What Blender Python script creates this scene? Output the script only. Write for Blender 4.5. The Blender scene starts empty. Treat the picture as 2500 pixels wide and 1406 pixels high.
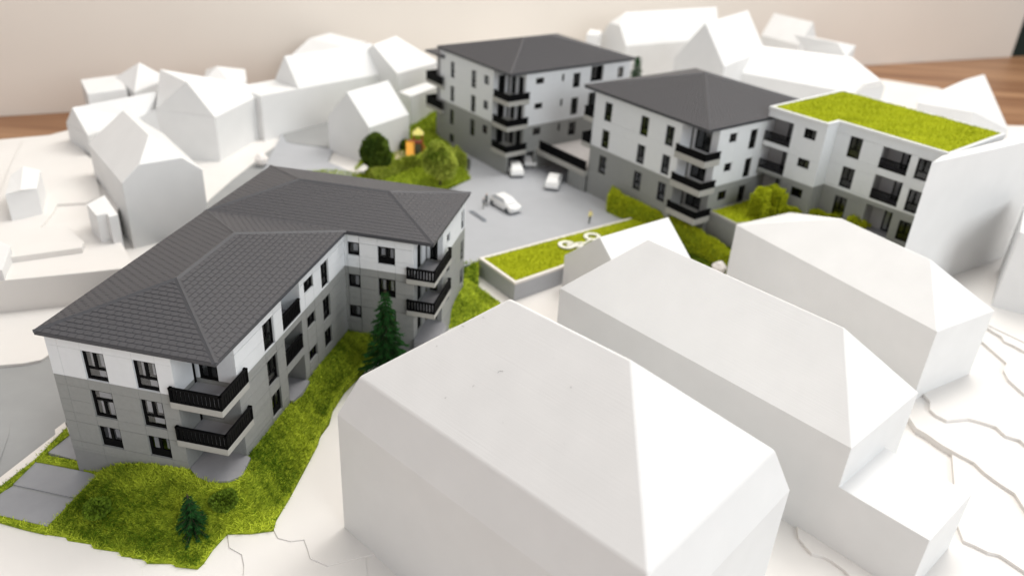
# Architectural scale model of a housing estate on a table. Units: centimetres of the model (1 Blender unit = 1 cm).
import bpy, bmesh, math, random
import numpy as np
from mathutils import Vector, Matrix
from mathutils.geometry import delaunay_2d_cdt
random.seed(7); rng = np.random.default_rng(7)
sc = bpy.context.scene
C = sc.collection
sc.unit_settings.scale_length = 0.01

# ---------------------------------------------------------------- camera
cd = bpy.data.cameras.new('camera'); cam = bpy.data.objects.new('camera', cd); C.objects.link(cam)
PITCH, ROLL = 0.4992, 0.0622
cam.location = (0, 0, 31.5855)
_f = Vector((0, math.cos(PITCH), -math.sin(PITCH))); _u = Vector((0, math.sin(PITCH), math.cos(PITCH))); _r = Vector((1, 0, 0))
_r2 = math.cos(ROLL)*_r + math.sin(ROLL)*_u; _u2 = -math.sin(ROLL)*_r + math.cos(ROLL)*_u
cam.rotation_euler = Matrix((_r2, _u2, -_f)).transposed().to_euler()
cd.sensor_width = 36; cd.lens = 36*1964.44/2500; cd.clip_start = 1; cd.clip_end = 3000
cd.dof.use_dof = True; cd.dof.focus_distance = 57.5; cd.dof.aperture_fstop = 0.0283/0.50
sc.camera = cam

# ---------------------------------------------------------------- light (indoors: a window behind and right of the camera, a lit ceiling)
w = bpy.data.worlds.new('World'); sc.world = w; w.use_nodes = True
w.node_tree.nodes['Background'].inputs[0].default_value = (0.93, 0.965, 1.0, 1)
w.node_tree.nodes['Background'].inputs[1].default_value = 0.34
def area(name, loc, target, sx, sy, power, col):
    l = bpy.data.lights.new(name, 'AREA'); l.shape = 'RECTANGLE'; l.size = sx; l.size_y = sy; l.energy = power; l.color = col
    o = bpy.data.objects.new(name, l); C.objects.link(o); o.location = loc
    o.rotation_euler = (Vector(target)-Vector(loc)).to_track_quat('-Z', 'Y').to_euler()
    return o
area('ceiling_light', (95, 185, 215), (5, 85, -10), 120, 120, 370000, (1.0, 0.975, 0.94))
area('window_light', (170, -90, 110), (10, 85, -5), 160, 130, 300000, (0.95, 0.98, 1.0))
area('side_window_light', (-220, 90, 120), (-20, 100, -5), 120, 110, 75000, (0.80, 0.91, 1.0))
area('added_warm_fill', (-70, -70, 90), (0, 60, -8), 50, 50, 30000, (1.0, 0.78, 0.66))  # added warm fill for the foreground house and left ground, no known lamp
area('added_wall_fill', (20, 120, 250), (-5, 220, 20), 160, 60, 290000, (1.0, 0.96, 0.90))  # added fill that brightens the back wall, not a known ceiling light
sc.view_settings.view_transform = 'Standard'; sc.view_settings.look = 'None'
sc.view_settings.exposure = 0.15; sc.view_settings.gamma = 1
sc.cycles.max_bounces = 7; sc.cycles.diffuse_bounces = 3; sc.cycles.glossy_bounces = 2; sc.cycles.transmission_bounces = 4; sc.cycles.transparent_max_bounces = 8

# ---------------------------------------------------------------- materials
def mat(name, col, rough=0.6, noise=0.0, scale=1.0, bump=0.0, bscale=8.0, spec=0.3, detail=4, ramp=None, coat=0):
    m = bpy.data.materials.new(name); m.use_nodes = True; n = m.node_tree.nodes; l = m.node_tree.links
    b = n['Principled BSDF']; b.inputs['Roughness'].default_value = rough; b.inputs['Specular IOR Level'].default_value = spec
    b.inputs['Base Color'].default_value = (*col, 1)
    tc = n.new('ShaderNodeTexCoord')
    if noise:
        t = n.new('ShaderNodeTexNoise'); t.inputs['Scale'].default_value = scale; t.inputs['Detail'].default_value = detail
        l.new(tc.outputs['Object'], t.inputs['Vector'])
        r = n.new('ShaderNodeValToRGB'); l.new(t.outputs['Fac'], r.inputs[0])
        c0, c1 = ramp if ramp else ([c*(1-noise) for c in col], [min(1, c*(1+noise)) for c in col])
        r.color_ramp.elements[0].position = .3; r.color_ramp.elements[1].position = .7
        r.color_ramp.elements[0].color = (*c0, 1); r.color_ramp.elements[1].color = (*c1, 1)
        l.new(r.outputs[0], b.inputs['Base Color'])
    if bump:
        t2 = n.new('ShaderNodeTexNoise'); t2.inputs['Scale'].default_value = bscale; t2.inputs['Detail'].default_value = 3
        l.new(tc.outputs['Object'], t2.inputs['Vector'])
        bp = n.new('ShaderNodeBump'); bp.inputs['Strength'].default_value = bump; bp.inputs['Distance'].default_value = .05
        l.new(t2.outputs['Fac'], bp.inputs['Height']); l.new(bp.outputs[0], b.inputs['Normal'])
    return m
def milled(name, col):   # printed plastic: fine layer lines that follow the height
    m = mat(name, col, .55, .02, .35)
    n = m.node_tree.nodes; l = m.node_tree.links; b = n['Principled BSDF']
    tc = n.new('ShaderNodeTexCoord'); mp = n.new('ShaderNodeMapping'); mp.inputs['Scale'].default_value = (.06, .06, 9.0)
    l.new(tc.outputs['Object'], mp.inputs['Vector'])
    t = n.new('ShaderNodeTexNoise'); t.inputs['Scale'].default_value = 2.2; t.inputs['Detail'].default_value = 3; l.new(mp.outputs[0], t.inputs['Vector'])
    t3 = n.new('ShaderNodeTexNoise'); t3.inputs['Scale'].default_value = .25; l.new(tc.outputs['Object'], t3.inputs['Vector'])
    mu = n.new('ShaderNodeMath'); mu.operation = 'MULTIPLY'; l.new(t.outputs['Fac'], mu.inputs[0]); l.new(t3.outputs['Fac'], mu.inputs[1])
    t4 = n.new('ShaderNodeTexNoise'); t4.inputs['Scale'].default_value = 14; l.new(tc.outputs['Object'], t4.inputs['Vector'])
    ad = n.new('ShaderNodeMath'); ad.operation = 'MULTIPLY_ADD'; l.new(t4.outputs['Fac'], ad.inputs[0]); ad.inputs[1].default_value = .12; l.new(mu.outputs[0], ad.inputs[2])
    bp = n.new('ShaderNodeBump'); bp.inputs['Strength'].default_value = .42; bp.inputs['Distance'].default_value = .035
    l.new(ad.outputs[0], bp.inputs['Height']); l.new(bp.outputs[0], b.inputs['Normal'])
    return m
M = dict(
 white=milled('white_plastic', (.76, .76, .755)),
 ground=mat('white_terrain_plastic', (.735, .712, .685), .6, .025, .12, .06, 9),
 fwhite=mat('white_facade', (.69, .71, .73), .5, .015, 2, .05, 20),
 fgrey=mat('grey_facade', (.265, .272, .265), .5, .04, 3, .05, 20),
 plinth=mat('grey_plinth', (.24, .245, .245), .55, .03, 2),
 floor=mat('grey_floor', (.27, .27, .285), .5, .04, 1.5),
 slab=mat('pale_grey_slab', (.37, .365, .34), .5, .03, 2),
 roof=mat('anthracite_roof', (.058, .059, .066), .5, .06, 4, .06, 15, .35),
 tile=mat('anthracite_roof_tile', (.061, .061, .068), .5, .06, 7, .05, 15, .35),
 black=mat('black_frame', (.0045, .0045, .005), .6, 0, 1, 0, 1, .05),
 curtain=mat('pale_blind', (.34, .34, .36), .6, .05, 2),
 dark=mat('dark_interior', (.03, .03, .032), .8),
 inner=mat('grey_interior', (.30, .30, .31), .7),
 asphalt=mat('grey_paving', (.395, .405, .425), .55, .02, .5, .04, 10),
 asphalt_d=mat('grey_road', (.30, .305, .305), .6, .03, .5, .06, 12),
 pad=mat('grey_pad', (.30,.305,.325), .55, .03, 1, .05, 12),
 lawn=mat('lawn_base', (.17, .22, .01), .9, .5, 2.2, .5, 12, .1, 8, ((.09, .15, .006), (.36, .43, .03))),
 roofgreen=mat('green_roof_mat', (.26, .28, .008), .9, .5, 1.2, .4, 14, .1, 8, ((.27, .31, .006), (.40, .44, .015))),
 bark=mat('bark', (.06, .04, .025), .8, .2, 6),
 kerb=mat('pale_kerb', (.74, .70, .66), .6, .03, 2),
 wood=None, wall=None,
 orange=mat('orange_plastic', (.80, .37, .01), .4),
 red=mat('red_plastic', (.42, .08, .03), .5),
 cream=mat('cream_sand', (.62, .50, .40), .8, .1, 3),
 yellow=mat('yellow_cloth', (.80, .72, .22), .7),
 skin=mat('skin', (.60, .38, .28), .6),
 hair=mat('brown_hair', (.06, .035, .02), .7),
 darkcloth=mat('dark_cloth', (.02, .03, .028), .8),
 olive=mat('olive_cloth', (.12, .12, .07), .8),
 car=mat('white_car_body', (.78, .78, .77), .35, 0, 1, 0, 1, .4),
 carglass=mat('pale_car_window', (.50, .52, .54), .25, 0, 1, 0, 1, .5),
 tyre=mat('tyre_grey', (.10, .11, .12), .7),
 steel=mat('grey_metal', (.25, .27, .30), .4),
 sign=mat('pale_white_print', (.80, .79, .70), .6, .05, 3),
 fluff=mat('white_foam', (.78, .74, .71), .8, .04, 3, .3, 5),
)
def glass():
    m = bpy.data.materials.new('window_glass'); m.use_nodes = True; n = m.node_tree.nodes; l = m.node_tree.links; n.clear()
    o = n.new('ShaderNodeOutputMaterial'); mx = n.new('ShaderNodeMixShader'); t = n.new('ShaderNodeBsdfTransparent'); g = n.new('ShaderNodeBsdfGlossy')
    t.inputs[0].default_value = (.93, .94, .95, 1); g.inputs['Roughness'].default_value = .12; g.inputs['Color'].default_value = (.8, .8, .8, 1)
    fr = n.new('ShaderNodeLayerWeight'); fr.inputs[0].default_value = .35; mm = n.new('ShaderNodeMath'); mm.operation = 'MULTIPLY_ADD'; mm.inputs[1].default_value = .22; mm.inputs[2].default_value = .02
    l.new(fr.outputs['Facing'], mm.inputs[0]); l.new(mm.outputs[0], mx.inputs[0]); l.new(t.outputs[0], mx.inputs[1]); l.new(g.outputs[0], mx.inputs[2]); l.new(mx.outputs[0], o.inputs[0])
    return m
M['glass'] = glass()
def leafmat(name, c0, c1, trans=.2):
    m = bpy.data.materials.new(name); m.use_nodes = True; n = m.node_tree.nodes; l = m.node_tree.links
    b = n['Principled BSDF']; b.inputs['Roughness'].default_value = .75; b.inputs['Specular IOR Level'].default_value = .15
    a = n.new('ShaderNodeAttribute'); a.attribute_name = 'tint'
    r = n.new('ShaderNodeValToRGB'); r.color_ramp.elements[0].color = (*c0, 1); r.color_ramp.elements[1].color = (*c1, 1)
    l.new(a.outputs['Fac'], r.inputs[0]); l.new(r.outputs[0], b.inputs['Base Color'])
    return m
M['grass'] = leafmat('grass_fibre', (.08, .15, .004), (.64, .74, .06))
M['grassroof'] = leafmat('roof_grass_fibre', (.27, .31, .005), (.54, .58, .025))
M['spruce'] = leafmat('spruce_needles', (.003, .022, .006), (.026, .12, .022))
M['leafdark'] = leafmat('dark_tree_leaves', (.02, .05, .006), (.13, .19, .02))
M['leaflight'] = leafmat('light_tree_leaves', (.13, .20, .012), (.60, .66, .11))
M['hedge'] = leafmat('hedge_fibre', (.24, .31, .006), (.64, .68, .03))
M['bush'] = leafmat('bush_fibre', (.02, .06, .006), (.17, .26, .02))
def woodmat():
    m = mat('wood_table', (.42, .20, .09), .45); n = m.node_tree.nodes; l = m.node_tree.links; b = n['Principled BSDF']
    tc = n.new('ShaderNodeTexCoord'); mp = n.new('ShaderNodeMapping'); mp.inputs['Rotation'].default_value = (0, 0, -.44); mp.inputs['Scale'].default_value = (.012, .16, .1)
    l.new(tc.outputs['Object'], mp.inputs[0])
    t = n.new('ShaderNodeTexNoise'); t.inputs['Scale'].default_value = 1.6; t.inputs['Detail'].default_value = 6; l.new(mp.outputs[0], t.inputs['Vector'])
    r = n.new('ShaderNodeValToRGB'); l.new(t.outputs['Fac'], r.inputs[0]); l.new(r.outputs[0], b.inputs['Base Color'])
    r.color_ramp.elements[0].position = .35; r.color_ramp.elements[0].color = (.19, .085, .038, 1)
    r.color_ramp.elements[1].position = .7; r.color_ramp.elements[1].color = (.40, .225, .12, 1)
    return m
M['wood'] = woodmat()
M['wall'] = mat('room_wall_plaster', (.82, .76, .69), .8, .045, .018, .10, .35, .1, 6)

# ---------------------------------------------------------------- helpers
class MB:
    def __init__(s): s.v = []; s.f = []
    def add(s, vs, fs):
        k = len(s.v); s.v += [tuple(p) for p in vs]; s.f += [tuple(i+k for i in f) for f in fs]
    def box(s, x0, x1, y0, y1, z0, z1):
        s.add([(x0,y0,z0),(x1,y0,z0),(x1,y1,z0),(x0,y1,z0),(x0,y0,z1),(x1,y0,z1),(x1,y1,z1),(x0,y1,z1)],
              [(0,3,2,1),(4,5,6,7),(0,1,5,4),(1,2,6,5),(2,3,7,6),(3,0,4,7)])
    def prism(s, poly, z0, z1):
        n = len(poly); s.add([(p[0],p[1],z0) for p in poly]+[(p[0],p[1],z1) for p in poly],
              [tuple(range(n))[::-1], tuple(range(n,2*n))]+[(i,(i+1)%n,(i+1)%n+n,i+n) for i in range(n)])
    def tube(s, a, b, r0, r1=None, n=8):
        r1 = r0 if r1 is None else r1; a = Vector(a); b = Vector(b); d = (b-a).normalized()
        q = Vector((0,0,1)) if abs(d.z) < .9 else Vector((1,0,0)); x = d.cross(q).normalized(); y = d.cross(x)
        vs = [a+(x*math.cos(t)+y*math.sin(t))*r0 for t in [2*math.pi*i/n for i in range(n)]]+[b+(x*math.cos(t)+y*math.sin(t))*r1 for t in [2*math.pi*i/n for i in range(n)]]
        s.add(vs, [tuple(range(n)), tuple(range(n,2*n))[::-1]]+[(i,i+n,(i+1)%n+n,(i+1)%n) for i in range(n)])
    def build(s, name, m, parent=None, bevel=0, segs=1):
        me = bpy.data.meshes.new(name); me.from_pydata(s.v, [], s.f); me.update()
        bm = bmesh.new(); bm.from_mesh(me); bmesh.ops.recalc_face_normals(bm, faces=bm.faces); bm.to_mesh(me); bm.free()
        me.materials.append(m); return link(name, me, parent, bevel, segs)
def link(name, me, parent=None, bevel=0, segs=1):
    o = bpy.data.objects.new(name, me); C.objects.link(o)
    if parent: o.parent = parent
    if bevel:
        b = o.modifiers.new('bevel', 'BEVEL'); b.width = bevel; b.segments = segs; b.limit_method = 'ANGLE'; b.angle_limit = .5
    return o
def tag(o, label=None, cat=None, group=None, kind=None):
    for k, v in (('label', label), ('category', cat), ('group', group), ('kind', kind)):
        if v: o[k] = v
    return o
def empty(name, loc=(0,0,0), rz=0, label=None, cat=None, group=None):
    o = bpy.data.objects.new(name, None); C.objects.link(o); o.location = loc; o.rotation_euler = (0, 0, rz); o.empty_display_size = .5
    return tag(o, label, cat, group)
def struct(o): o['kind'] = 'structure'; return o
def copy_tree(o, parent=None):
    c = o.copy(); C.objects.link(c); c.parent = parent
    for ch in [x for x in o.children]: copy_tree(ch, c)
    return c
def idw(pts, x, y, p=3.2):
    n = d = 0
    for px, py, pz in pts:
        r = ((px-x)**2+(py-y)**2)
        if r < 1e-6: return pz
        k = r**(-p/2); n += k*pz; d += k
    return n/d
def inside(poly, x, y):
    c = False; n = len(poly)
    for i in range(n):
        x0, y0 = poly[i][:2]; x1, y1 = poly[(i+1)%n][:2]
        if (y0 > y) != (y1 > y) and x < (x1-x0)*(y-y0)/(y1-y0)+x0: c = not c
    return c
def sheet_mesh(outline, step, ctrl=None, skirt=0.0, zf=None):
    pts = [Vector((p[0],p[1])) for p in outline]; n = len(pts)
    zf = zf or (lambda x, y: idw(ctrl or outline, x, y))
    xs = [p.x for p in pts]; ys = [p.y for p in pts]
    poly = [(p.x,p.y) for p in pts]
    extra = []
    if step:
        x = min(xs)+step*.37
        while x < max(xs):
            y = min(ys)+step*.41
            while y < max(ys):
                if inside(poly, x, y) and min((x-a)**2+(y-b)**2 for a, b in poly) > (step*.4)**2: extra.append(Vector((x,y)))
                y += step
            x += step
    vs, es, fs, *_ = delaunay_2d_cdt(pts+extra, [(i,(i+1)%n) for i in range(n)], [], 1, 1e-5)
    bd = {}
    V = []
    for k, v in enumerate(vs):
        z = outline[k][2] if k < n and len(outline[k]) > 2 else zf(v.x, v.y)
        V.append((v.x, v.y, z))
    F = [tuple(f) for f in fs if inside(poly, sum(vs[i].x for i in f)/3, sum(vs[i].y for i in f)/3)]
    if skirt:
        ed = {}
        for f in F:
            for i in range(3):
                e = (f[i], f[(i+1)%3]); ed[e] = 1
        k = len(V); low = {}
        for (a, b) in list(ed):
            if (b, a) not in ed:
                for q in (a, b):
                    if q not in low: low[q] = len(V); V.append((V[q][0], V[q][1], V[q][2]-skirt))
                F.append((b, a, low[a], low[b]))
    return V, F
def sheet(name, outline, m, step=0, ctrl=None, skirt=0.0, zf=None, parent=None):
    V, F = sheet_mesh(outline, step, ctrl, skirt, zf)
    mb = MB(); mb.add(V, F); return mb.build(name, m, parent)
def blades(name, pts, h, wd, m, parent=None, lean=.6, tint=None, nrm=None, curl=0, base=None):
    """many small fibres as single bent blades; pts (n,3); tint (n,) in 0..1"""
    n = len(pts); P = np.asarray(pts, float); az = rng.uniform(0, 2*np.pi, n); H = h*rng.uniform(.6, 1.3, n)
    N = np.tile(np.array([0,0,1.]), (n,1)) if nrm is None else np.asarray(nrm, float)
    rd = rng.normal(size=(n,3)); rd -= (rd*N).sum(1)[:,None]*N; rd /= np.linalg.norm(rd, axis=1)[:,None]+1e-9
    D = N+rd*lean*rng.uniform(.2,1.2,n)[:,None]; D /= np.linalg.norm(D, axis=1)[:,None]
    S = np.cross(D, rng.normal(size=(n,3))); S /= np.linalg.norm(S, axis=1)[:,None]+1e-9
    W = wd*rng.uniform(.7,1.3,n)[:,None]
    V = np.empty((n,4,3)); V[:,0] = P-S*W*.5; V[:,1] = P+S*W*.5; V[:,2] = P+D*H[:,None]+S*W*.35+rd*(curl*H)[:,None]; V[:,3] = P+D*H[:,None]-S*W*.35+rd*(curl*H)[:,None]
    me = bpy.data.meshes.new(name); me.vertices.add(4*n); me.vertices.foreach_set('co', V.reshape(-1))
    me.loops.add(4*n); me.loops.foreach_set('vertex_index', np.arange(4*n, dtype=np.int32)); me.polygons.add(n)
    me.polygons.foreach_set('loop_start', np.arange(0, 4*n, 4, dtype=np.int32)); me.update(calc_edges=True)
    t = rng.uniform(0,1,n) if tint is None else np.clip(tint, 0, 1)
    a = me.attributes.new('tint', 'FLOAT', 'FACE'); a.data.foreach_set('value', t.astype(np.float32))
    me.materials.append(m); return link(name, me, parent)
def scatter(V, F, dens):
    out = []
    for f in F:
        a, b, c = (np.array(V[i]) for i in f[:3])
        n = np.linalg.norm(np.cross(b-a, c-a))/2*dens; k = int(n)+(random.random() < n-int(n))
        if k:
            r = rng.uniform(0,1,(k,2)); q = r.sum(1) > 1; r[q] = 1-r[q]
            out.append(a+(b-a)*r[:,:1]+(c-a)*r[:,1:])
    return np.concatenate(out)
def fbm(P, s, seed=0):
    r = np.random.default_rng(seed); v = 0
    for o in range(4):
        k = s*2**o; A = r.normal(size=(3,3)); ph = r.uniform(0, 6, 3)
        v = v+np.sin(P@A.T*k+ph).sum(1)/2**o
    return v/6+.5

# ---------------------------------------------------------------- room: table and wall
mb = MB(); a = Vector((-93.7+90, 138.7+42.4)); dx = Vector((.9045, .4265)); nn = Vector((-.4265, .9045))
p = [a-dx*420, a+dx*176, a+dx*176-nn*500, a-dx*420-nn*500]
mb.prism([(q.x,q.y) for q in p], -19, -15.6); mb.prism
struct(mb.build('table', M['wood']))
mb = MB(); q0 = a-dx*420+nn*.2; q1 = a+dx*166.6+nn*.2
mb.prism([(q0.x,q0.y),(q1.x,q1.y),(q1.x+nn.x*6,q1.y+nn.y*6),(q0.x+nn.x*6,q0.y+nn.y*6)], -60, 260)
struct(mb.build('wall', M['wall'], None, .3))
mb = MB(); b0 = a+dx*140+nn*40; b1 = b0+dx*120
mb.prism([(b0.x,b0.y),(b1.x,b1.y),(b1.x+nn.x*4,b1.y+nn.y*4),(b0.x+nn.x*4,b0.y+nn.y*4)], -60, 200)
struct(mb.build('dark_room_recess_wall', mat('green_black_wall', (.02,.028,.02), .8)))

# ---------------------------------------------------------------- terrain of the model: stacked white sheets
BOARD = [(-105,0),(-88,99),(-74.4,108.9),(-67.5,114.4),(-58,128),(-40,158),(10,192),(60,199),(84.6,192.1),(95.1,187.2),(96.5,158.7),(104,160),(120,60),(70,0)]
mb = MB(); mb.prism(BOARD, -15.55, -13.3); struct(mb.build('terrain_base', M['ground'], None, .06))
def terrace(name, outline, z, z0, m='ground', bevel=.05):
    mb = MB(); mb.prism([p[:2] for p in outline], z0, z); return struct(mb.build(name, M[m], None, bevel, 2))
# plateau and steps on the left
terrace('terrain_plateau', [(-57.34,66.67,-8.7),(-50.48,68.85,-8.7),(-44.53,71.14,-8.7),(-39.85,73.06,-8.7),(-40.08,74.35,-8.7),(-42.72,78.16,-8.7),(-48.18,86.12,-8.7),(-47,86),(-52,100),(-60,112),(-63.17,114.99,-8.7),(-67.33,114.14,-8.7),(-68.67,111.53,-8.7),(-74.00,108.40,-8.7),(-83.33,104.95,-8.7)], -8.7, -15.5)
terrace('terrain_plateau_step', [(-70.34,108.06,-8.35),(-67.81,109.85,-8.35),(-66.38,112.44,-8.35),(-58.91,103.40,-8.35),(-54.37,96.33,-8.35),(-50.61,89.70,-8.35),(-51.65,87.98,-8.35),(-54.49,87.02,-8.35),(-53.70,84.44,-8.35),(-52.11,75.87,-8.35),(-55.58,74.38,-8.35),(-61.02,85.72,-8.35),(-66.17,97.26,-8.35)], -8.35, -9.5)
terrace('terrain_plateau_step', [(-53.81,79.17,-8.05),(-50.34,81.02,-8.05),(-46.32,77.10,-8.05),(-45.86,75.74,-8.05),(-54.33,71.09,-8.05),(-58.25,77.44,-8.05)], -8.05, -9.5)
terrace('terrain_lower_terrace', [(-52.62,58.14,-12.3),(-46.23,59.76,-12.3),(-44.29,60.31,-12.3),(-43.14,60.98,-12.3),(-42.91,61.83,-12.3),(-43.39,65.10,-12.3),(-43.26,81.04,-12.3),(-42,90),(-60,95),(-90,80)], -12.3, -15.5)
terrace('terrain_back', [(-57.8,128),(-66,114.5),(-60,110),(-52,101),(-50,93),(-38,93),(-30,104),(-23,113),(-9,131),(10,150),(20,191),(-40,159)], -11.75, -15.5)
terrace('terrain_back_right', [(10,150),(28,140),(40,128),(56,126),(70,112),(62,98),(46,86),(60,66),(112,60),(103.9,159.8),(96.3,158.6),(94.9,187),(84.5,191.9),(60,198.8),(20,191)], -11.3, -15.5)
# contour steps on the right (front edges run up the slope)
STEP = [([(23.11,46.55,-13.02),(22.88,45.18,-13.02),(23.43,43.69,-13.02),(24.23,43.52,-13.02),(24.76,43.09,-13.02),(25.40,42.30,-13.02),(25.86,41.21,-13.02),(26.27,39.11,-13.02)], -13.02),
 ([(35.84,47.33,-12.72),(35.53,45.69,-12.72),(36.19,45.25,-12.72),(36.90,44.66,-12.72),(37.67,44.48,-12.72),(38.21,43.74,-12.72),(38.73,43.00,-12.72),(40.16,40.26,-12.72)], -12.72),
 ([(37.31,60.35,-12.4),(37.34,59.04,-12.4),(37.95,58.28,-12.4),(38.71,56.82,-12.4),(39.75,55.55,-12.4),(40.53,54.72,-12.4),(40.84,53.40,-12.4),(41.47,52.11,-12.4),(42.14,51.05,-12.4),(42.01,49.40,-12.4),(41.75,45.40,-12.4)], -12.40),
 ([(40.15,62.98,-12.08),(39.58,61.65,-12.08),(39.79,60.80,-12.08),(40.49,60.08,-12.08),(42.73,60.60,-12.08),(43.67,60.21,-12.08),(44.76,59.61,-12.08),(44.98,58.34,-12.08),(46.02,57.87,-12.08),(46.29,56.34,-12.08),(47.93,51.85,-12.08)], -12.08),
 ([(51.01,70.16,-11.76),(49.98,68.79,-11.76),(49.61,67.10,-11.76),(49.74,65.94,-11.76),(49.91,64.74,-11.76),(51.77,61.10,-11.76)], -11.76),
 ([(52.25,76.11,-11.44),(52.80,75.00,-11.44),(52.60,73.99,-11.44),(53.22,73.25,-11.44),(53.75,72.20,-11.44),(56.28,69.16,-11.44)], -11.44)]
back = [(112,58),(62,96),(48,86),(38,84)]
for i, (l, z) in enumerate(STEP):
    x0, y0 = l[0][:2]
    tail = [(112, l[-1][1]-8),(112, 62+i*.1),(60,84+i*.1),(x0-.8-i*.3, y0+14)] if i > 1 else [(90, l[-1][1]-20),(100,60+i),(x0+8, y0+20)]
    terrace('terrain_contour_step', l+tail, z, -15.4)
# contour steps at the lower left
terrace('terrain_contour_step', [(-16.34,42.81,-13.1),(-15.82,42.06,-13.1),(-14.81,41.82,-13.1),(-13.92,42.06,-13.1),(-13.47,41.23,-13.1),(-13.05,40.36,-13.1),(-11.67,39.80,-13.1),(-6.26,42.14,-13.1),(-14.63,57.35,-13.1),(-16.71,47.65,-13.1)], -13.1, -15.3, bevel=.03)
terrace('terrain_contour_step', [(-19.56,42.24,-13.2),(-18.99,40.99,-13.2),(-17.92,40.43,-13.2),(-17.43,39.43,-13.2),(-16.87,37.35,-13.2),(-8.47,38.00,-13.2),(-9.50,41.96,-13.2),(-16.50,46.85,-13.2)], -13.2, -15.3, bevel=.02)
terrace('terrain_contour_step', [(-26.26,40.23,-13.22),(-24.30,38.72,-13.22),(-23.36,36.87,-13.22),(-34.10,36.05,-13.22),(-38.26,42.80,-13.22),(-32.17,42.09,-13.22)], -13.22, -15.2, bevel=.02)

# ---------------------------------------------------------------- paving
road = sheet('road', [(-38.75,40.87,-12.95),(-38.35,46.13,-12.95),(-37.37,49.53,-12.9),(-36.82,51.38,-12.85),(-36.77,52.95,-12.8),(-32,60,-12.6),(-29.4,69,-12.2),(-26.4,83,-11.6),(-24,92,-11.45),(-25.5,104,-11.4),(-38.01,122.89,-11.4),(-39.13,116.00,-11.4),(-39.55,111.37,-11.45),(-40.24,106.00,-11.5),(-40.82,98.87,-11.55),(-40.97,93.99,-11.6),(-41.5,86,-11.8),(-44,74,-12.4),(-42.88,61.66,-12.55),(-44.52,60.59,-12.6),(-46.47,60.04,-12.6),(-70,62,-12.8)], M['asphalt_d'], 3, None, 3); struct(road)
struct(sheet('road_edge_step', [(-38.27,44.49,-12.8),(-39.46,48.08,-12.8),(-40.46,51.02,-12.8),(-42.07,54.16,-12.8),(-44.67,58.04,-12.75),(-46.17,59.75,-12.7),(-60,60,-12.8)], M['asphalt_d'], 0, None, 1.0))
struct(sheet('street', [(-38.16,118.46,-11.33),(-39.24,127.31,-11.33),(-33.77,139.55,-11.33),(-29.43,120.31,-11.33),(-28.91,114.74,-11.33),(-23.72,110.42,-11.33),(-28.32,102.45,-11.33),(-37.04,108.91,-11.33)], M['asphalt'], 0, None, .6))
struct(sheet('street_ramp', [(-37.26,122.58,-11.25),(-38.95,126.31,-11.2),(-33.07,137.48,-10.9),(-30.07,120.65,-11.15),(-36.27,121.85,-11.28)], M['asphalt_d'], 0, None, .5))
struct(sheet('courtyard_paving', [(-6,83,-11.42),(-4.1,85.3,-11.42),(16.9,101,-11.42),(22,97,-11.42),(19,104,-11.42),(9,120,-11.42),(22,132,-11.42),(12,142,-11.42),(-2,124,-11.42),(-10,125,-11.42),(-13.5,128,-11.42),(-7.64,119.82,-11.42),(-7.28,111.00,-11.42),(-10.62,105.62,-11.42),(-20.44,102.48,-11.42),(-14,92,-11.42)], M['asphalt'], 0, None, 2.0))
# kerbs, parking pads and grass strips at the lower left
struct(sheet('kerb', [(-38.95,44.10,-12.78),(-38.26,46.04,-12.78),(-36.77,51.28,-12.72),(-37.13,51.89,-12.72),(-36.82,52.87,-12.7),(-36.33,52.26,-12.7),(-36.50,50.97,-12.7),(-36.79,48.41,-12.75),(-37.73,45.14,-12.78),(-38.38,43.17,-12.78)], M['kerb'], 0, None, 1.5))
struct(sheet('parking_pad', [(-36.76,48.16,-12.95),(-31.35,47.23,-12.95),(-31.87,44.60,-12.95),(-37.02,45.57,-12.95)], M['pad'], 0, None, 1.5))
struct(sheet('parking_pad', [(-36.99,45.30,-12.95),(-31.80,44.35,-12.95),(-32.34,41.68,-12.95),(-36.16,42.41,-12.95),(-39.13,42.86,-12.95),(-38.07,43.59,-12.95)], M['pad'], 0, None, 1.5))
struct(sheet('parking_pad', [(-36.77,49.39,-12.9),(-35.91,51.69,-12.9),(-33.52,51.82,-12.9),(-31.77,48.18,-12.9),(-33.63,48.59,-12.9)], M['pad'], 0, None, 1.5))
struct(sheet('pad_gap', [(-37.41,45.82,-13.05),(-31.76,44.90,-13.05),(-31.38,44.15,-13.05),(-37.12,45.04,-13.05)], M['asphalt_d'], 0, None, 1))

# ---------------------------------------------------------------- plain white neighbour houses (one printed solid each: roof and walls)
def bevel_mesh(me, skip_z, w):
    bm = bmesh.new(); bm.from_mesh(me); bmesh.ops.recalc_face_normals(bm, faces=bm.faces)
    bmesh.ops.dissolve_limit(bm, angle_limit=.02, verts=bm.verts, edges=bm.edges)
    es = [e for e in bm.edges if len(e.link_faces) == 2 and e.calc_face_angle(0) > .12 and not all(abs(v.co.z-z) < 1e-3 for v in e.verts for z in skip_z[:1])]
    try: bmesh.ops.bevel(bm, geom=es, offset=w, segments=3, affect='EDGES', profile=.5, clamp_overlap=True)
    except Exception: pass
    bm.to_mesh(me); bm.free()
def solid(name, vs, fs, z_seam, parent, w=.09, m='white'):
    me = bpy.data.meshes.new(name); me.from_pydata([tuple(v) for v in vs], [], fs); me.update()
    bevel_mesh(me, [z_seam], w); me.materials.append(M[m]); return link(name, me, parent)
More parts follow.
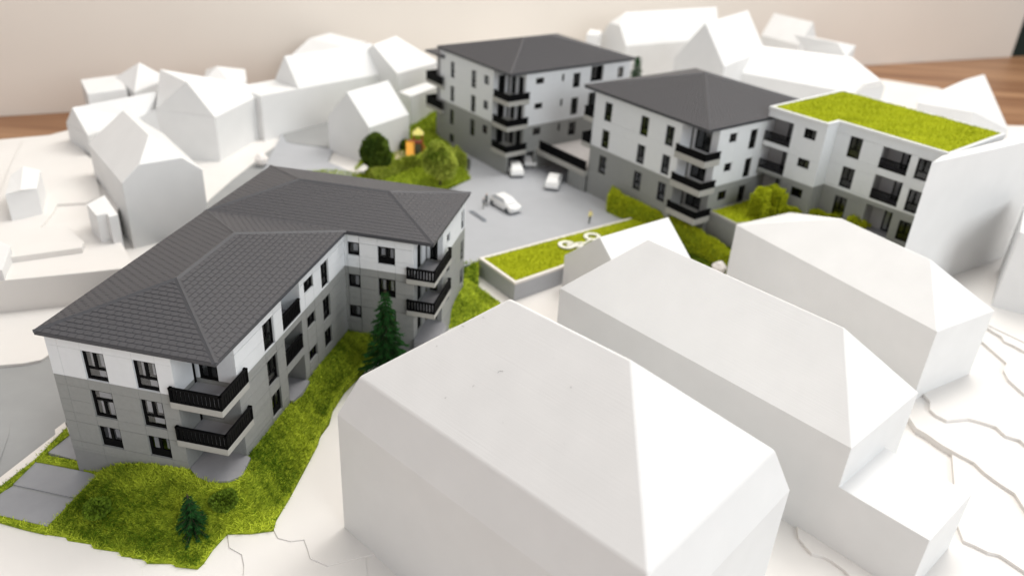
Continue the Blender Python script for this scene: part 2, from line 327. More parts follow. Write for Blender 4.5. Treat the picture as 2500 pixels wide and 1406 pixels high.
def house(d, label, zg=None, w=.09, y0=0, annex=None):
    L, b, ze, zr, h0, h1 = (d[k] for k in ('L','b','ze','zr','h0','h1')); zb = (d['zg'] if zg is None else zg)
    root = empty('white_house', (d['x'], d['y'], zb), d['a']-math.pi/2, label, 'house')
    # local frame: x = v (right-hand side), y = u
    E = [(-b,0),(b,0),(b,L),(-b,L)]
    V = [(x, y, ze-zb) for x, y in E]; Fc = [(3,2,1,0)]
    def prof(end):
        y = 0 if end == 0 else L; h = h0 if end == 0 else h1; zc = d.get('zc%d' % end) if d.get('clip%d' % end) else None
        return y, h, zc
    if 'gambrel' in d:
        k, zk = d['k'], d['zk']; i = (1-k)*b
        V += [(-b*k, i, zk-zb),(b*k, i, zk-zb),(b*k, L-i, zk-zb),(-b*k, L-i, zk-zb),(0, h0, zr-zb),(0, L-h1, zr-zb)]
        Fc += [(0,1,5,4),(1,2,6,5),(2,3,7,6),(3,0,4,7),(4,5,8),(5,6,9,8),(6,7,9),(7,4,8,9)]
    else:
        V += [(0, h0, zr-zb),(0, L-h1, zr-zb)]; r0, r1 = 4, 5
        c = {}
        for end in (0, 1):
            y, h, zc = prof(end)
            if zc is not None:
                cw = b*(zr-zc)/(zr-ze); c[end] = (len(V), len(V)+1); V += [(-cw, y, zc-zb),(cw, y, zc-zb)]
        a0 = c.get(0); a1 = c.get(1)
        Fc.append(tuple([0]+([a0[0]] if a0 else [])+[r0, r1]+([a1[0]] if a1 else [])+[3]))
        Fc.append(tuple([1, 2]+([a1[1]] if a1 else [])+[r1, r0]+([a0[1]] if a0 else [])))
        if a0: Fc += [(0,1,a0[1],a0[0]),(a0[0],a0[1],r0)]
        else: Fc.append((0,1,r0))
        if a1: Fc += [(2,3,a1[0],a1[1]),(a1[1],a1[0],r1)]
        else: Fc.append((2,3,r1))
    solid('roof', V, Fc, ze-zb, root, w)
    E = [(-b,y0),(b,y0),(b,L),(-b,L)]
    if annex:
        ax, al, az = annex; t = ze-zb
        solid('wall', [(-b,0,-1.6),(b,0,-1.6),(b,L+al,-1.6),(ax,L+al,-1.6),(ax,L,-1.6),(-b,L,-1.6),(-b,0,t),(b,0,t),(b,L,t),(-b,L,t),(b,L,az),(b,L+al,az),(ax,L+al,az),(ax,L,az)],
              [(0,5,4,3,2,1),(6,7,8,9),(0,1,7,6),(1,2,11,10,8,7),(2,3,12,11),(3,4,13,12),(4,5,9,8,10,13),(5,0,6,9),(10,11,12,13)], ze-zb, root, w*.8)
        return root
    n = 4; VV = [(x,y,ze-zb) for x,y in E]+[(x,y,-1.6) for x,y in E]
    solid('wall', VV, [(0,1,2,3),(7,6,5,4)]+[(i,(i+1)%4,(i+1)%4+4,i+4) for i in range(4)], ze-zb, root, w*.8)
    return root
HA = dict(L=15.715, b=4.534, ze=-4.117, zr=-0.142, h0=1.026, h1=3.532, zc0=-3.000, zc1=-2.258, zg=-13.075, k=0.600, zk=-4.000, a=-0.892, x=-51.203, y=99.501); HA['clip1'] = 1
house(HA, 'white house with a clipped gable standing right behind the long dark tiled roof')
HE = dict(L=17.737, b=3.486, ze=-4.449, zr=0.179, h0=0.000, h1=0.000, zc0=-3.000, zc1=-3.000, zg=-11.400, k=0.600, zk=-4.000, a=0.856, x=-39.047, y=130.907)
he = house(HE, 'long white house with steep gable roof and a flat terrace at its left end', y0=-7.0)
HG = dict(L=9.343, b=4.223, ze=-6.017, zr=-1.433, h0=0.000, h1=0.000, zc0=-3.000, zc1=-3.000, zg=-11.400, k=0.600, zk=-4.000, a=1.024, x=-26.304, y=118.016)
house(HG, 'small white gabled house behind the round dark green tree')
H6 = dict(L=26.248, b=4.462, ze=-2.817, zr=3.054, h0=2.621, h1=-2.248, zc0=0.728, zc1=-3.000, zg=-11.000, k=0.600, zk=-4.000, a=0.579, x=17.854, y=173.316); H6['clip0'] = 1
house(H6, 'big white barn roof house behind the rear apartment block, clipped gable to the left')
H7 = dict(L=19.806, b=4.827, ze=0.109, zr=6.864, h0=0.000, h1=0.000, zc0=-3.000, zc1=-3.000, zg=-11.000, k=0.600, zk=-4.000, a=0.972, x=30.641, y=145.667)
house(H7, 'tall narrow white gabled house with a pointed front, behind the middle dark roof')
H9 = dict(L=11.118, b=3.051, ze=-3.251, zr=1.506, h0=0.000, h1=0.000, zc0=-3.000, zc1=-3.000, zg=-11.000, k=0.600, zk=-4.000, a=-0.962, x=56.497, y=195.289)
house(H9, 'small white house far back right, nearest the room wall')
H1 = dict(L=25.329, b=7.958, ze=-2.693, zr=6.699, h0=7.998, h1=8.005, zc0=-3.000, zc1=-3.000, zg=-13.300, k=0.857, zk=0.411, a=-0.719, x=-6.093, y=49.495); H1['gambrel'] = 1
h1 = house(H1, 'large white house in the foreground with two-stage hipped roof', w=.13)
H2 = dict(L=29.005, b=5.403, ze=-4.034, zr=1.514, h0=5.220, h1=4.933, zc0=-3.000, zc1=-3.000, zg=-13.000, k=0.600, zk=-4.000, a=-0.807, x=8.352, y=69.630)
h2 = house(H2, 'long white hipped house directly behind the foreground house, with a low flat annex', w=.10, annex=(-1.75, 6.6, 5.4))
H3 = dict(L=25.613, b=4.471, ze=-4.743, zr=-0.697, h0=9.992, h1=5.119, zc0=-3.000, zc1=-3.000, zg=-12.000, k=0.600, zk=-4.000, a=-1.009, x=28.909, y=87.416)
house(H3, 'white hipped house between the flat annex house and the green roofed block', w=.10)
HM = dict(L=10.715, b=5.266, ze=-9.009, zr=-4.595, h0=0.000, h1=0.000, zc0=-3.000, zc1=-3.000, zg=-13.000, k=0.600, zk=-4.000, a=0.675, x=9.078, y=78.947)
house(HM, 'small white gabled house beside the long green planter roof', w=.08)

def polyhouse(label, verts, roof, eave, zb, w=.08, cat='house', name='white_house'):
    """irregular plan: roof corners given in space, walls drop from the eave loop"""
    cx = sum(verts[k][0] for k in eave)/len(eave); cy = sum(verts[k][1] for k in eave)/len(eave)
    root = empty(name, (cx, cy, zb), 0, label, cat)
    ks = list(verts); idx = {k: i for i, k in enumerate(ks)}
    V = [(verts[k][0]-cx, verts[k][1]-cy, verts[k][2]-zb) for k in ks]
    me = bpy.data.meshes.new('roof'); bottom = tuple(idx[k] for k in eave)
    me.from_pydata(V, [], [tuple(idx[k] for k in f) for f in roof]+([] if roof == [eave] else [bottom[::-1]])); me.update()
    if roof != [eave]:
        bm = bmesh.new(); bm.from_mesh(me); bmesh.ops.recalc_face_normals(bm, faces=bm.faces); bmesh.ops.triangulate(bm, faces=[f for f in bm.faces if len(f.verts) > 3]); bmesh.ops.recalc_face_normals(bm, faces=bm.faces); bm.to_mesh(me); bm.free()
        me.materials.append(M['white']); o = link('roof', me, root)
        b = o.modifiers.new('bevel','BEVEL'); b.width = w; b.segments = 2; b.limit_method = 'ANGLE'; b.angle_limit = .35
    n = len(eave); VV = [V[idx[k]] for k in eave]; VV = VV+[(p[0],p[1],-1.6) for p in VV]
    mb = MB(); mb.add(VV, [tuple(range(n)), tuple(range(n,2*n))[::-1]]+[(i,(i+1)%n,(i+1)%n+n,i+n) for i in range(n)])
    mb.build('wall', M['white'], root, w, 2)
    return root
def para(p, q, r): return (p[0]+q[0]-r[0], p[1]+q[1]-r[1], p[2])
# HB: hipped main body with a left wing
v = dict(r0=(-54.21,118.84,0), r1=(-47.92,112.93,0), e11=(-53.05,113.10,-4.4), e10=(-44.55,113.06,-5), a2=(-55.53,111.46,-5.4)); v['e00'] = (-43.56,117.91,-5); v['e01'] = (v['a2'][0]+(v['e00'][0]-v['e10'][0])*3.5, v['a2'][1]+(v['e00'][1]-v['e10'][1])*3.5, -5.4)
v['e00'] = (v['e10'][0]+(v['e00'][0]-v['e10'][0])*3.5, v['e10'][1]+(v['e00'][1]-v['e10'][1])*3.5, -5)
polyhouse('white house with broad hipped roof behind the clipped gable house', v, [['r0','r1','e11','a2','e01'],['r1','e10','e11'],['r1','r0','e00','e10'],['r0','e01','e00']], ['a2','e11','e10','e00','e01'], -11.8)
v = dict(r0=(-61.26,106.05,-2.6), e0=(-58.51,103.56,-5.6), e1=(-54.85,111.86,-5.6), r1=(-53.55,116.56,-2.6)); v['b0'] = (v['r0'][0]*2-v['e0'][0], v['r0'][1]*2-v['e0'][1], -5.6); v['b1'] = (v['r1'][0]*2-v['e1'][0], v['r1'][1]*2-v['e1'][1], -5.6)
polyhouse('white gabled side wing at the left edge of the house cluster', v, [['r0','e0','e1','r1'],['r0','r1','b1','b0'],['r0','b0','e0'],['r1','e1','b1']], ['e0','e1','b1','b0'], -10.2)
v = dict(r0=(-51.81,134.94,-3.2), e0=(-53.20,131.10,-5.2), e1=(-45.97,122.94,-6.4), f=(-47.07,128.94,-4.6), e2=(-46.94,134.80,-5.2)); v['b'] = (v['e0'][0]-2.5, v['e0'][1]+9, -5.2); v['b2'] = (v['e2'][0]-2.5, v['e2'][1]+7, -5.2)
polyhouse('small white house with pyramid-like roof left of the long house', v, [['r0','e0','e1','f'],['r0','f','e2'],['f','e1','e2'],['r0','e2','b2'],['r0','b2','b'],['r0','b','e0']], ['e0','e1','e2','b2','b'], -11.8)
v = dict(a=(-69.75,124.64,-4), b=(-62.92,129.79,-4), c=(-60.96,121.30,-4), d=(-65.02,117.28,-4)); v['b'] = para(v['a'], v['c'], v['d'])
polyhouse('flat white block at the far left behind the cluster', v, [['a','d','c','b']], ['a','d','c','b'], -10, .06)
v = dict(r0=(-60.81,126.49,-1.2), e0=(-65.44,127.01,-4), f=(-59.35,120.29,-4.2), e1=(-57.38,128.49,-4)); v['b'] = (v['r0'][0]*2-v['f'][0], v['r0'][1]*2-v['f'][1], -4)
polyhouse('white house with pyramid roof farthest left, seen between the flat block and the wide roof', v, [['r0','e0','f'],['r0','f','e1'],['r0','e1','b'],['r0','b','e0']], ['e0','f','e1','b'], -11)
v = dict(r0=(-41.67,156.77,-2.4), r1=(-33.42,151.15,-2.4), e0=(-44.66,152.56,-5.2), e1=(-36.53,147.51,-5.2)); v['b0'] = (v['r0'][0]*2-v['e0'][0], v['r0'][1]*2-v['e0'][1], -2); v['b1'] = (v['r1'][0]*2-v['e1'][0], v['r1'][1]*2-v['e1'][1], -2)
polyhouse('white roof peak rising behind the long steep roof', v, [['r0','e0','e1','r1'],['r0','r1','b1','b0'],['r0','b0','e0'],['r1','e1','b1']], ['e0','e1','b1','b0'], -11)
v = dict(r0=(-26.63,141.83,0.4), r1=(-23.98,150.34,0.4), e0=(-21.90,138.02,-3.4), e1=(-15.86,148.43,-3.4)); v['b0'] = (v['r0'][0]*2-v['e0'][0], v['r0'][1]*2-v['e0'][1], -3.4); v['b1'] = (v['r1'][0]*2-v['e1'][0], v['r1'][1]*2-v['e1'][1], -3.4)
polyhouse('white gabled house left of the rear apartment block balconies', v, [['r0','e0','e1','r1'],['r0','r1','b1','b0'],['r0','b0','e0'],['r1','e1','b1']], ['e0','e1','b1','b0'], -11.6)
v = dict(a=(-21.00,134.31,-5.4), b=(-18.78,131.75,-5.4), c=(-15.09,138.94,-5.4)); v['d'] = para(v['a'], v['c'], v['b'])
polyhouse('low flat white extension between the small gabled house and the rear block', v, [['a','b','c','d']], ['a','b','c','d'], -11.6, .06)
# right side
v = dict(a=(43.30,82.01,5), b=(53.80,88.79,5), c=(62.68,94.70,5)); v['d'] = (v['c'][0]+4, v['c'][1]+5, 5); v['e'] = (v['a'][0]+2.2, v['a'][1]+2.6, 5)
polyhouse('tall plain white block that hides the right end of the green roofed building', v, [['a','b','c','d','e']], ['a','b','c','d','e'], -12, .12)
v = dict(a=(54.84,81.52,-2)); v['b'] = (v['a'][0]+16, v['a'][1]-9, -2); v['c'] = (v['b'][0]+6, v['b'][1]+10, -2); v['d'] = (v['a'][0]+6, v['a'][1]+10, -2)
polyhouse('white block cut by the right edge of the photo', v, [['a','b','c','d']], ['a','b','c','d'], -12, .15)
v = dict(e0=(37.56,152.24,-2.5), e1=(57.32,140.76,-2.5), c1=(59.03,141.23,-0.8), c2=(62.79,144.42,-0.8), e3=(64.97,145.87,-2.5), r0=(43.24,155.75,1.6), r1=(59.21,150.62,1.6)); v['e2'] = (v['r0'][0]*2-v['e0'][0], v['r0'][1]*2-v['e0'][1], -2.5)
v['e3'] = (v['c2'][0]+2.2, v['c2'][1]+2.6, -2.5)
polyhouse('very long white house with clipped gable behind the middle roof and green roof', v, [['e0','e1','c1','r1','r0'],['e1','e3','c2','c1'],['c1','c2','r1'],['r1','c2','e3','e2','r0'],['r0','e2','e0']], ['e0','e1','e3','e2'], -11.2)
v = dict(r0=(59.66,160.24,2.2), e0=(54.75,164.46,0), e1=(61.15,158.32,0)); v['b0'] = (v['e0'][0]+6, v['e0'][1]+12, 0); v['b1'] = (v['e1'][0]+6, v['e1'][1]+12, 0); v['r1'] = (v['r0'][0]-7, v['r0'][1]+6, 2.2)
polyhouse('white gable peak rising behind the very long house', v, [['r0','e0','e1'],['r0','r1','b0','e0'],['r0','e1','b1','r1'],['r1','b1','b0']], ['e0','e1','b1','b0'], -11)
v = dict(a=(33.8,208,21), b=(50,214.5,21), c=(46,226,21), d=(30,220,21))
polyhouse('tall white block cut by the top edge of the photo', v, [['a','b','c','d']], ['a','b','c','d'], -11, .1)
v = dict(a=(12.02,170.09,-1), b=(14.54,170.04,-1), c=(15.53,174.60,-1), d=(13.00,175.55,-1))
polyhouse('tiny white block beside the clipped gable of the big barn roof house', v, [['a','b','c','d']], ['a','b','c','d'], -11, .1)
v = dict(e0=(74.10,152.12,-6.2), e1=(82.40,147.44,-6.2), r0=(78.80,154.81,-4.6), r1=(85.10,158.61,-2.9), t=(91.61,164.47,-2.9)); v['f'] = (91.01,149.36,-9.5); v['e0b'] = (v['r0'][0]+3, v['r0'][1]+6, -6.2)
polyhouse('white leaning gabled house at the right edge of the model base', v, [['e0','e1','r1','r0'],['r1','e1','f','t'],['r0','r1','t'],['r0','t','e0b'],['e0b','t','f'],['e0','r0','e0b']], ['e0','e1','f','e0b'], -11.5)
# sheds on the left plateau
v = dict(a=(-56.82,81.68,-5.2), b=(-54.50,83.91,-5.2), c=(-57.16,89.56,-5.2), r0=(-55.39,82.38,-4.8), r1=(-59.08,89.39,-4.8)); v['d'] = para(v['a'], v['c'], v['b']); v['d'] = (v['d'][0], v['d'][1], -5.2)
polyhouse('small white shed standing alone on the left plateau', v, [['a','b','r0'],['b','c','r1','r0'],['c','d','r1'],['d','a','r0','r1']], ['a','b','c','d'], -9.4, .06, 'shed', 'white_shed')
v = dict(a=(-47.57,81.18,-5.5), b=(-45.12,78.38,-5.5), c=(-44.39,79.16,-5.5), d=(-43.70,78.27,-5.5), e=(-43.08,79.03,-5.5), f=(-46.94,84.05,-5.5))
polyhouse('little stepped white block leaning on the clipped gable house', v, [['a','b','c','d','e','f']], ['a','b','c','d','e','f'], -9.0, .05, 'shed', 'white_shed')
v = dict(a=(-50.27,68.96,-7.6), b=(-51.94,73.49,-7.2), c=(-57.59,76.74,-7.2), d=(-54.47,70.18,-7.6))
polyhouse('white shed cut by the left edge on the plateau rim', v, [['a','b','c','d']], ['a','b','c','d'], -9.2, .06, 'shed', 'white_shed')
# fibres and dust lying on the foreground roof
mb = MB()
ca, sa = math.cos(H1['a']), math.sin(H1['a'])
for uu, vv, s in ((10.5,3.1,.35),(7.2,1.4,.2),(6.0,2.2,.16),(12.4,5.0,.18),(15,2.2,.14),(9.3,4.3,.12),(16.5,4.4,.2),(5.2,3.6,.1),(13,1.5,.12),(8,5.4,.12)):
    zz = H1['zr']+(H1['zk']-H1['zr'])*vv/(H1['b']*H1['k'])+.02; a0 = random.uniform(0,6)
    pr = None
    for t in range(6):
        aa = a0+t*.35; p = (H1['x']+uu*ca+vv*sa+math.cos(aa)*s*t/5, H1['y']+uu*sa-vv*ca+math.sin(aa)*s*t/5, zz+.01)
        if pr: mb.tube(pr, p, .010, .010, 4)
        pr = p
o = mb.build('dust_fibre', M['dark']); o['kind'] = 'stuff'

# ---------------------------------------------------------------- the new apartment buildings
class Fac:
    """a facade line in a building's local frame: s runs along d from o, n points outwards"""
    def __init__(s, o, d, n): s.o = o; s.d = d; s.n = n
    def P(s, t, z, out): return (s.o[0]+s.d[0]*t+s.n[0]*out, s.o[1]+s.d[1]*t+s.n[1]*out, z)
    def box(s, mb, s0, s1, z0, z1, o0, o1):
        mb.add([s.P(s0,z0,o0), s.P(s1,z0,o0), s.P(s1,z0,o1), s.P(s0,z0,o1), s.P(s0,z1,o0), s.P(s1,z1,o0), s.P(s1,z1,o1), s.P(s0,z1,o1)],
               [(0,3,2,1),(4,5,6,7),(0,1,5,4),(1,2,6,5),(2,3,7,6),(3,0,4,7)])
def window(F, par, s0, s1, z0, z1, detail=2, off=-.16, kind='auto', label=None):
    """frame with mullion and transom, panes and pale blinds behind them"""
    w, h = s1-s0, z1-z0; t = .17 if w > 1 else .09; mb = MB()
    F.box(mb, s0, s0+t, z0, z1, off-.14, off); F.box(mb, s1-t, s1, z0, z1, off-.14, off)
    F.box(mb, s0+t, s1-t, z0, z0+t*1.25, off-.14, off); F.box(mb, s0+t, s1-t, z1-t, z1, off-.14, off)
    li = []
    lo, hi = z0+t*1.25, z1-t
    tr = None
    if kind == 'auto': kind = 'tall' if h > 2.2 else ('mid' if h > 1.6 else 'small')
    if kind == 'tall': tr = lo+(hi-lo)*.36; F.box(mb, s0+t, s1-t, tr-.08, tr+.08, off-.13, off-.01); li.append((s0+t, s1-t, lo, tr-.08)); lo = tr+.08
    elif kind == 'flip': tr = lo+(hi-lo)*.64; F.box(mb, s0+t, s1-t, tr-.08, tr+.08, off-.13, off-.01); li.append((s0+t, s1-t, tr+.08, hi)); hi = tr-.08
    elif kind == 'mid': F.box(mb, s0+t, s1-t, lo, lo+.42, off-.13, off-.01); lo = lo+.42
    if w > 1.3 or kind == 'door':
        m = (s0+s1)/2; F.box(mb, m-.11, m+.11, lo, hi, off-.13, off-.01); li += [(s0+t, m-.11, lo, hi), (m+.11, s1-t, lo, hi)]
    else: li.append((s0+t, s1-t, lo, hi))
    fr = mb.build('window', M['black'], par)
    if label: fr['label'] = label
    if detail >= 1:
        for k, (a, b, c, e) in enumerate(li):
            if True:
                mb = MB(); F.box(mb, a, b, c, e, off-.10, off-.07); mb.build('pane', M['glass'], fr)
            cw = (b-a)*random.choice((.45,.6,.75)); mb = MB()
            ch = c+(e-c)*random.choice((.12,.2,.0))
            if detail >= 2: F.box(mb, b-cw, b-.05, ch, e-.02, off-.16, off-.12); mb.build('blind', M['curtain'], fr)
    return fr
def facade(par, F, s0, s1, ztop, zbot, holes, rows, cols=(), band=None, plinth=None, th=.3, gap=.018):
    """wall built of panels with thin joints; holes = [(s0,s1,z0,z1)]"""
    S = sorted(set([s0, s1]+[round(v, 3) for v in cols if s0 < v < s1]+[round(v,3) for h in holes for v in h[:2] if s0 < v < s1]))
    Z = sorted(set([ztop, zbot]+[round(v,3) for v in rows if zbot < v < ztop]+[round(v,3) for h in holes for v in h[2:] if zbot < v < ztop]+([band] if band is not None else [])+([plinth] if plinth is not None and zbot < plinth < ztop else [])))
    for j in range(len(Z)-1):
        z0, z1 = Z[j], Z[j+1]; zc = (z0+z1)/2; run = None
        strong0 = any(abs(z0-r) < .01 for r in rows) or z0 == zbot; strong1 = any(abs(z1-r) < .01 for r in rows) or z1 == ztop
        for i in range(len(S)-1):
            a, b = S[i], S[i+1]; sc_ = (a+b)/2
            if any(h[0]-.001 < sc_ < h[1]+.001 and h[2]-.001 < zc < h[3]+.001 for h in holes): continue
            m = 'fwhite' if band is not None and zc > band else ('plinth' if plinth is not None and zc < plinth else 'fgrey')
            out = -.03 if m == 'plinth' else 0
            g = gap if par is bl else .009; mb = MB()
            F.box(mb, a+g/2, b-g/2, z0+g/2, z1-g/2, -th, out); mb.build('wall_panel', M[m], par)
    # dark backing closes the joints
    mb = MB(); S2 = sorted(set([s0, s1]+[v for h in holes for v in h[:2]])); S2 = [v for v in S2 if s0 <= v <= s1]
    for i in range(len(S2)-1):
        a, b = S2[i], S2[i+1]; hs = sorted([(max(h[2],zbot), min(h[3],ztop)) for h in holes if h[0] < (a+b)/2 < h[1]]); z = zbot
        for h0, h1 in hs+[(ztop, ztop)]:
            if h0 > z+.07: F.box(mb, a+.03, b-.03, z+.03, h0-.03, -th+.02, -.035)
            z = max(z, h1)
    if mb.v: mb.build('wall_core', M['fgrey'], par)
def rail(par, path, zt, zb, solid=False, name='balcony_railing', gap=.30, pick=True, pw=.085):
    """path: list of local (x,y); slatted black railing"""
    mb = MB()
    def bar(a, b, z0, z1, w):
        d = Vector((b[0]-a[0], b[1]-a[1])); L = d.length; d /= L; n = Vector((-d.y, d.x))*w/2; e = d*w/2
        P = [(a[0]-e.x-n.x, a[1]-e.y-n.y),(b[0]+e.x-n.x, b[1]+e.y-n.y),(b[0]+e.x+n.x, b[1]+e.y+n.y),(a[0]-e.x+n.x, a[1]-e.y+n.y)]
        mb.prism(P, z0, z1)
    for a, b in zip(path[:-1], path[1:]):
        bar(a, b, zt-.14, zt, .20); bar(a, b, zb, zb+.12, .17)
        if solid: bar(a, b, zb+.12, zt-.14, .09)
    r = mb.build(name, M['black'], par)
    if not solid and pick:
        me = None
        for a, b in zip(path[:-1], path[1:]):
            d = Vector((b[0]-a[0], b[1]-a[1])); L = d.length; n = max(1, int(L/gap)); d /= L
            for k in range(n+1):
                q = (a[0]+d.x*L*k/n, a[1]+d.y*L*k/n)
                if me is None:
                    m2 = MB(); m2.box(-pw, pw, -.045, .045, zb+.10, zt-.12); o = m2.build('picket', M['black'], r); me = o.data
                else: o = link('picket', me, r)
                o.location = (q[0], q[1], 0); o.rotation_euler = (0, 0, math.atan2(d.y, d.x))
    return r
def clip_poly(poly, clip):
    """Sutherland-Hodgman against a convex clip polygon, 2D"""
    ar = sum(clip[i][0]*clip[(i+1)%len(clip)][1]-clip[(i+1)%len(clip)][0]*clip[i][1] for i in range(len(clip)))
    c = clip if ar > 0 else clip[::-1]; out = poly
    for i in range(len(c)):
        a, b = c[i], c[(i+1)%len(c)]; inp = out; out = []
        if not inp: return []
        def sd(p): return (b[0]-a[0])*(p[1]-a[1])-(b[1]-a[1])*(p[0]-a[0])
        for k in range(len(inp)):
            p, q = inp[k], inp[(k+1)%len(inp)]; sp, sq = sd(p), sd(q)
            if sp >= 0: out.append(p)
            if (sp >= 0) != (sq >= 0): t = sp/(sp-sq); out.append((p[0]+(q[0]-p[0])*t, p[1]+(q[1]-p[1])*t))
    return out
TILES = []
def tiled_slope(pts, tw, tr, lift, near=None):
    """pts: convex 3D polygon, first edge = eave. Returns prisms of tiles (local coords)."""
    P = [Vector(p) for p in pts]; X = (P[1]-P[0]).normalized(); N = (P[1]-P[0]).cross(P[2]-P[0]).normalized()
    if N.z < 0: N = -N
    Y = N.cross(X)
    if (P[2]-P[0]).dot(Y) < 0: Y = -Y
    q = [((p-P[0]).dot(X), (p-P[0]).dot(Y)) for p in P]
    xs = [a for a, b in q]; hmax = max(b for a, b in q); out = []
    r = 0
    while r*tr < hmax:
        y0, y1 = r*tr, (r+1)*tr; k = math.floor(min(xs)/tw)-1
        while k*tw < max(xs):
            x0 = k*tw+(tw/2 if r % 2 else 0); g = .022
            pl = clip_poly([(x0+g, y0+.01), (x0+tw-g, y0+.01), (x0+tw-g, y1), (x0+g, y1)], q)
            if len(pl) >= 3:
                A = abs(sum(pl[i][0]*pl[(i+1)%len(pl)][1]-pl[(i+1)%len(pl)][0]*pl[i][1] for i in range(len(pl))))/2
                if A > .01:
                    j = random.uniform(-.004, .004)
                    hh = [lift*(1-(b-y0)/tr)+.012+j for a, b in pl]
                    top = [P[0]+X*a+Y*b+N*h for (a, b), h in zip(pl, hh)]; bot = [P[0]+X*a+Y*b-N*.02 for a, b in pl]; n = len(pl)
                    out.append(([tuple(v) for v in bot+top], [tuple(range(n))[::-1], tuple(range(n,2*n))]+[(i,(i+1)%n,(i+1)%n+n,i+n) for i in range(n)]))
            k += 1
        r += 1
    return out
def hip_roof(par, rects, slope, ov_z, tw=.66, tr=.44, lift=.034, fascia=.34, near=None, fascia_poly=None, nnear=300, name='roof'):
    """rects: list of (x0,x1,y0,y1) eave rectangles at z=ov_z. slopes get tiles, hips and ridges get caps"""
    slopes = []; lines = []; body = MB()
    for (x0, x1, y0, y1) in rects:
        W, H = x1-x0, y1-y0; z = ov_z; hr = slope*min(W, H)/2
        if H >= W: r0, r1 = (x0+W/2, y0+W/2, z+hr), (x0+W/2, y1-W/2, z+hr)
        else: r0, r1 = (x0+H/2, y0+H/2, z+hr), (x1-H/2, y0+H/2, z+hr)
        a, b, c, d = (x0,y0,z), (x1,y0,z), (x1,y1,z), (x0,y1,z)
        sl = [[a,b,r0],[b,c,r1,r0],[c,d,r1],[d,a,r0,r1]] if H >= W else [[a,b,r1,r0],[b,c,r1],[c,d,r0,r1],[d,a,r0]]
        if math.dist(r0, r1) < .05: sl = [[s[0], s[1], r0] for s in sl]
        slopes += sl
        lines += [(a,r0),(c,r1)]+([(b,r0),(d,r1)] if H >= W else [(b,r1),(d,r0)])+([(r0,r1)] if math.dist(r0,r1) > .05 else [])
        V = [a,b,c,d,r0,r1]; body.add(V, [(0,1,2,3)]+[tuple(V.index(p) for p in s) for s in sl])
    rf = body.build(name, M['roof'], par)
    allt = []
    for k_, s in enumerate(slopes): allt += tiled_slope(s, tw, tr, lift if k_ < 4 else lift*.55)
    if near is not None:
        ctr = [tuple(sum(v[i] for v in t[0])/len(t[0]) for i in range(3)) for t in allt]
        order = sorted(range(len(allt)), key=lambda i: math.dist(ctr[i], near))
        pick = set(order[:nnear])
    else: pick = set()
    rest = MB()
    for i, t in enumerate(allt):
        if i in pick: mb = MB(); mb.add(*t); mb.build('roof_tile', M['tile'], rf)
        else: rest.add(*t)
    o = rest.build('roof_tiling', M['tile'], rf); o['kind'] = 'stuff'
    for p, q in lines:
        mb = MB(); A, B = Vector(p), Vector(q); d = (B-A).normalized(); s = d.cross(Vector((0,0,1))).normalized()*.24; up = Vector((0,0,.105))
        A2 = A-d*.02; mb.add([A2-s-Vector((0,0,.03)), A2+s-Vector((0,0,.03)), A2+up, B-s-Vector((0,0,.03)), B+s-Vector((0,0,.03)), B+up], [(0,1,2),(3,5,4),(0,2,5,3),(1,4,5,2),(0,3,4,1)])
        mb.build('hip_cap', M['roof'], rf)
    # fascia: closed ring under the eaves
    return rf
def fascia_ring(par, poly, z1, h, inset=.9):
    mb = MB(); mb.prism(poly, z1-h, z1-.004); o = mb.build('eaves_board', M['roof'], par, .05, 2)
    return o

# ======== building on the left (L shaped, long dark tiled roof)
L1, L2, W1, W2, OV = 22.485, 35.48, 14.0, 22.409, .388
bl = empty('apartment_building', (-33.463, 47.266, 0), 1.386-math.pi/2, 'L-shaped apartment building with long dark tiled roof at the left front', 'building', 'new three-storey apartment buildings')
X0, X1, X2 = OV, W1-OV, W2-OV; Y0, Y1, Y2 = OV, L1+OV, L2-OV
ZT, ZB = -.36, -14.2
BAND, PL = -3.8, -10.8
fF = Fac((0,Y0), (1,0), (0,-1)); fR1 = Fac((X1,0), (0,1), (1,0)); fF2 = Fac((0,Y1), (1,0), (0,-1)); fR2 = Fac((X2,0), (0,1), (1,0)); fB = Fac((0,Y2), (1,0), (0,1)); fL = Fac((X0,0), (0,1), (-1,0))
ROWS = [-1.24, -3.8, -4.66, -5.95, -7.12, -8.0, -9.9, -10.8]
T = [(-3.76,-1.25), (-7.11,-4.65), (-9.88,-7.95)]
wF = [(3.15,4.95),(7.2,9.0)]
LX, LY = 10.28, 2.9       # corner loggia
hF = [(a,b,*t) for a, b in wF for t in T]+[(LX, X1+1, ZB+3.6, ZT)]
facade(bl, fF, X0, X1, ZT, ZB, hF, ROWS, (1.31,), BAND, PL)
for i, (a, b) in enumerate(wF):
    for j, t in enumerate(T): window(fF, bl, a, b, *t, 2, kind=('flip' if (i, j) == (0, 1) else 'auto'))
wR = [(7.1,8.8,-3.76,-1.25),(14.3,16.08,-2.44,-1.26),(17.7,19.25,-3.76,-1.3),(7.2,8.87,-7.11,-4.7),(14.45,16.1,-5.95,-4.8),(17.7,19.25,-7.11,-4.8),(7.35,8.95,-10.25,-8.1),(14.4,16.05,-9.35,-8.2),(17.65,19.25,-9.95,-8.1)]
lR = [(10.25,13.45,-3.66,ZT),(10.25,13.45,-7.13,-4.35),(10.25,13.45,-12.2,-7.85)]
facade(bl, fR1, LY, Y1, ZT, ZB, wR+lR, ROWS, (11.8,), BAND, PL)
for k, wd in enumerate(wR): window(fR1, bl, *wd, 1)
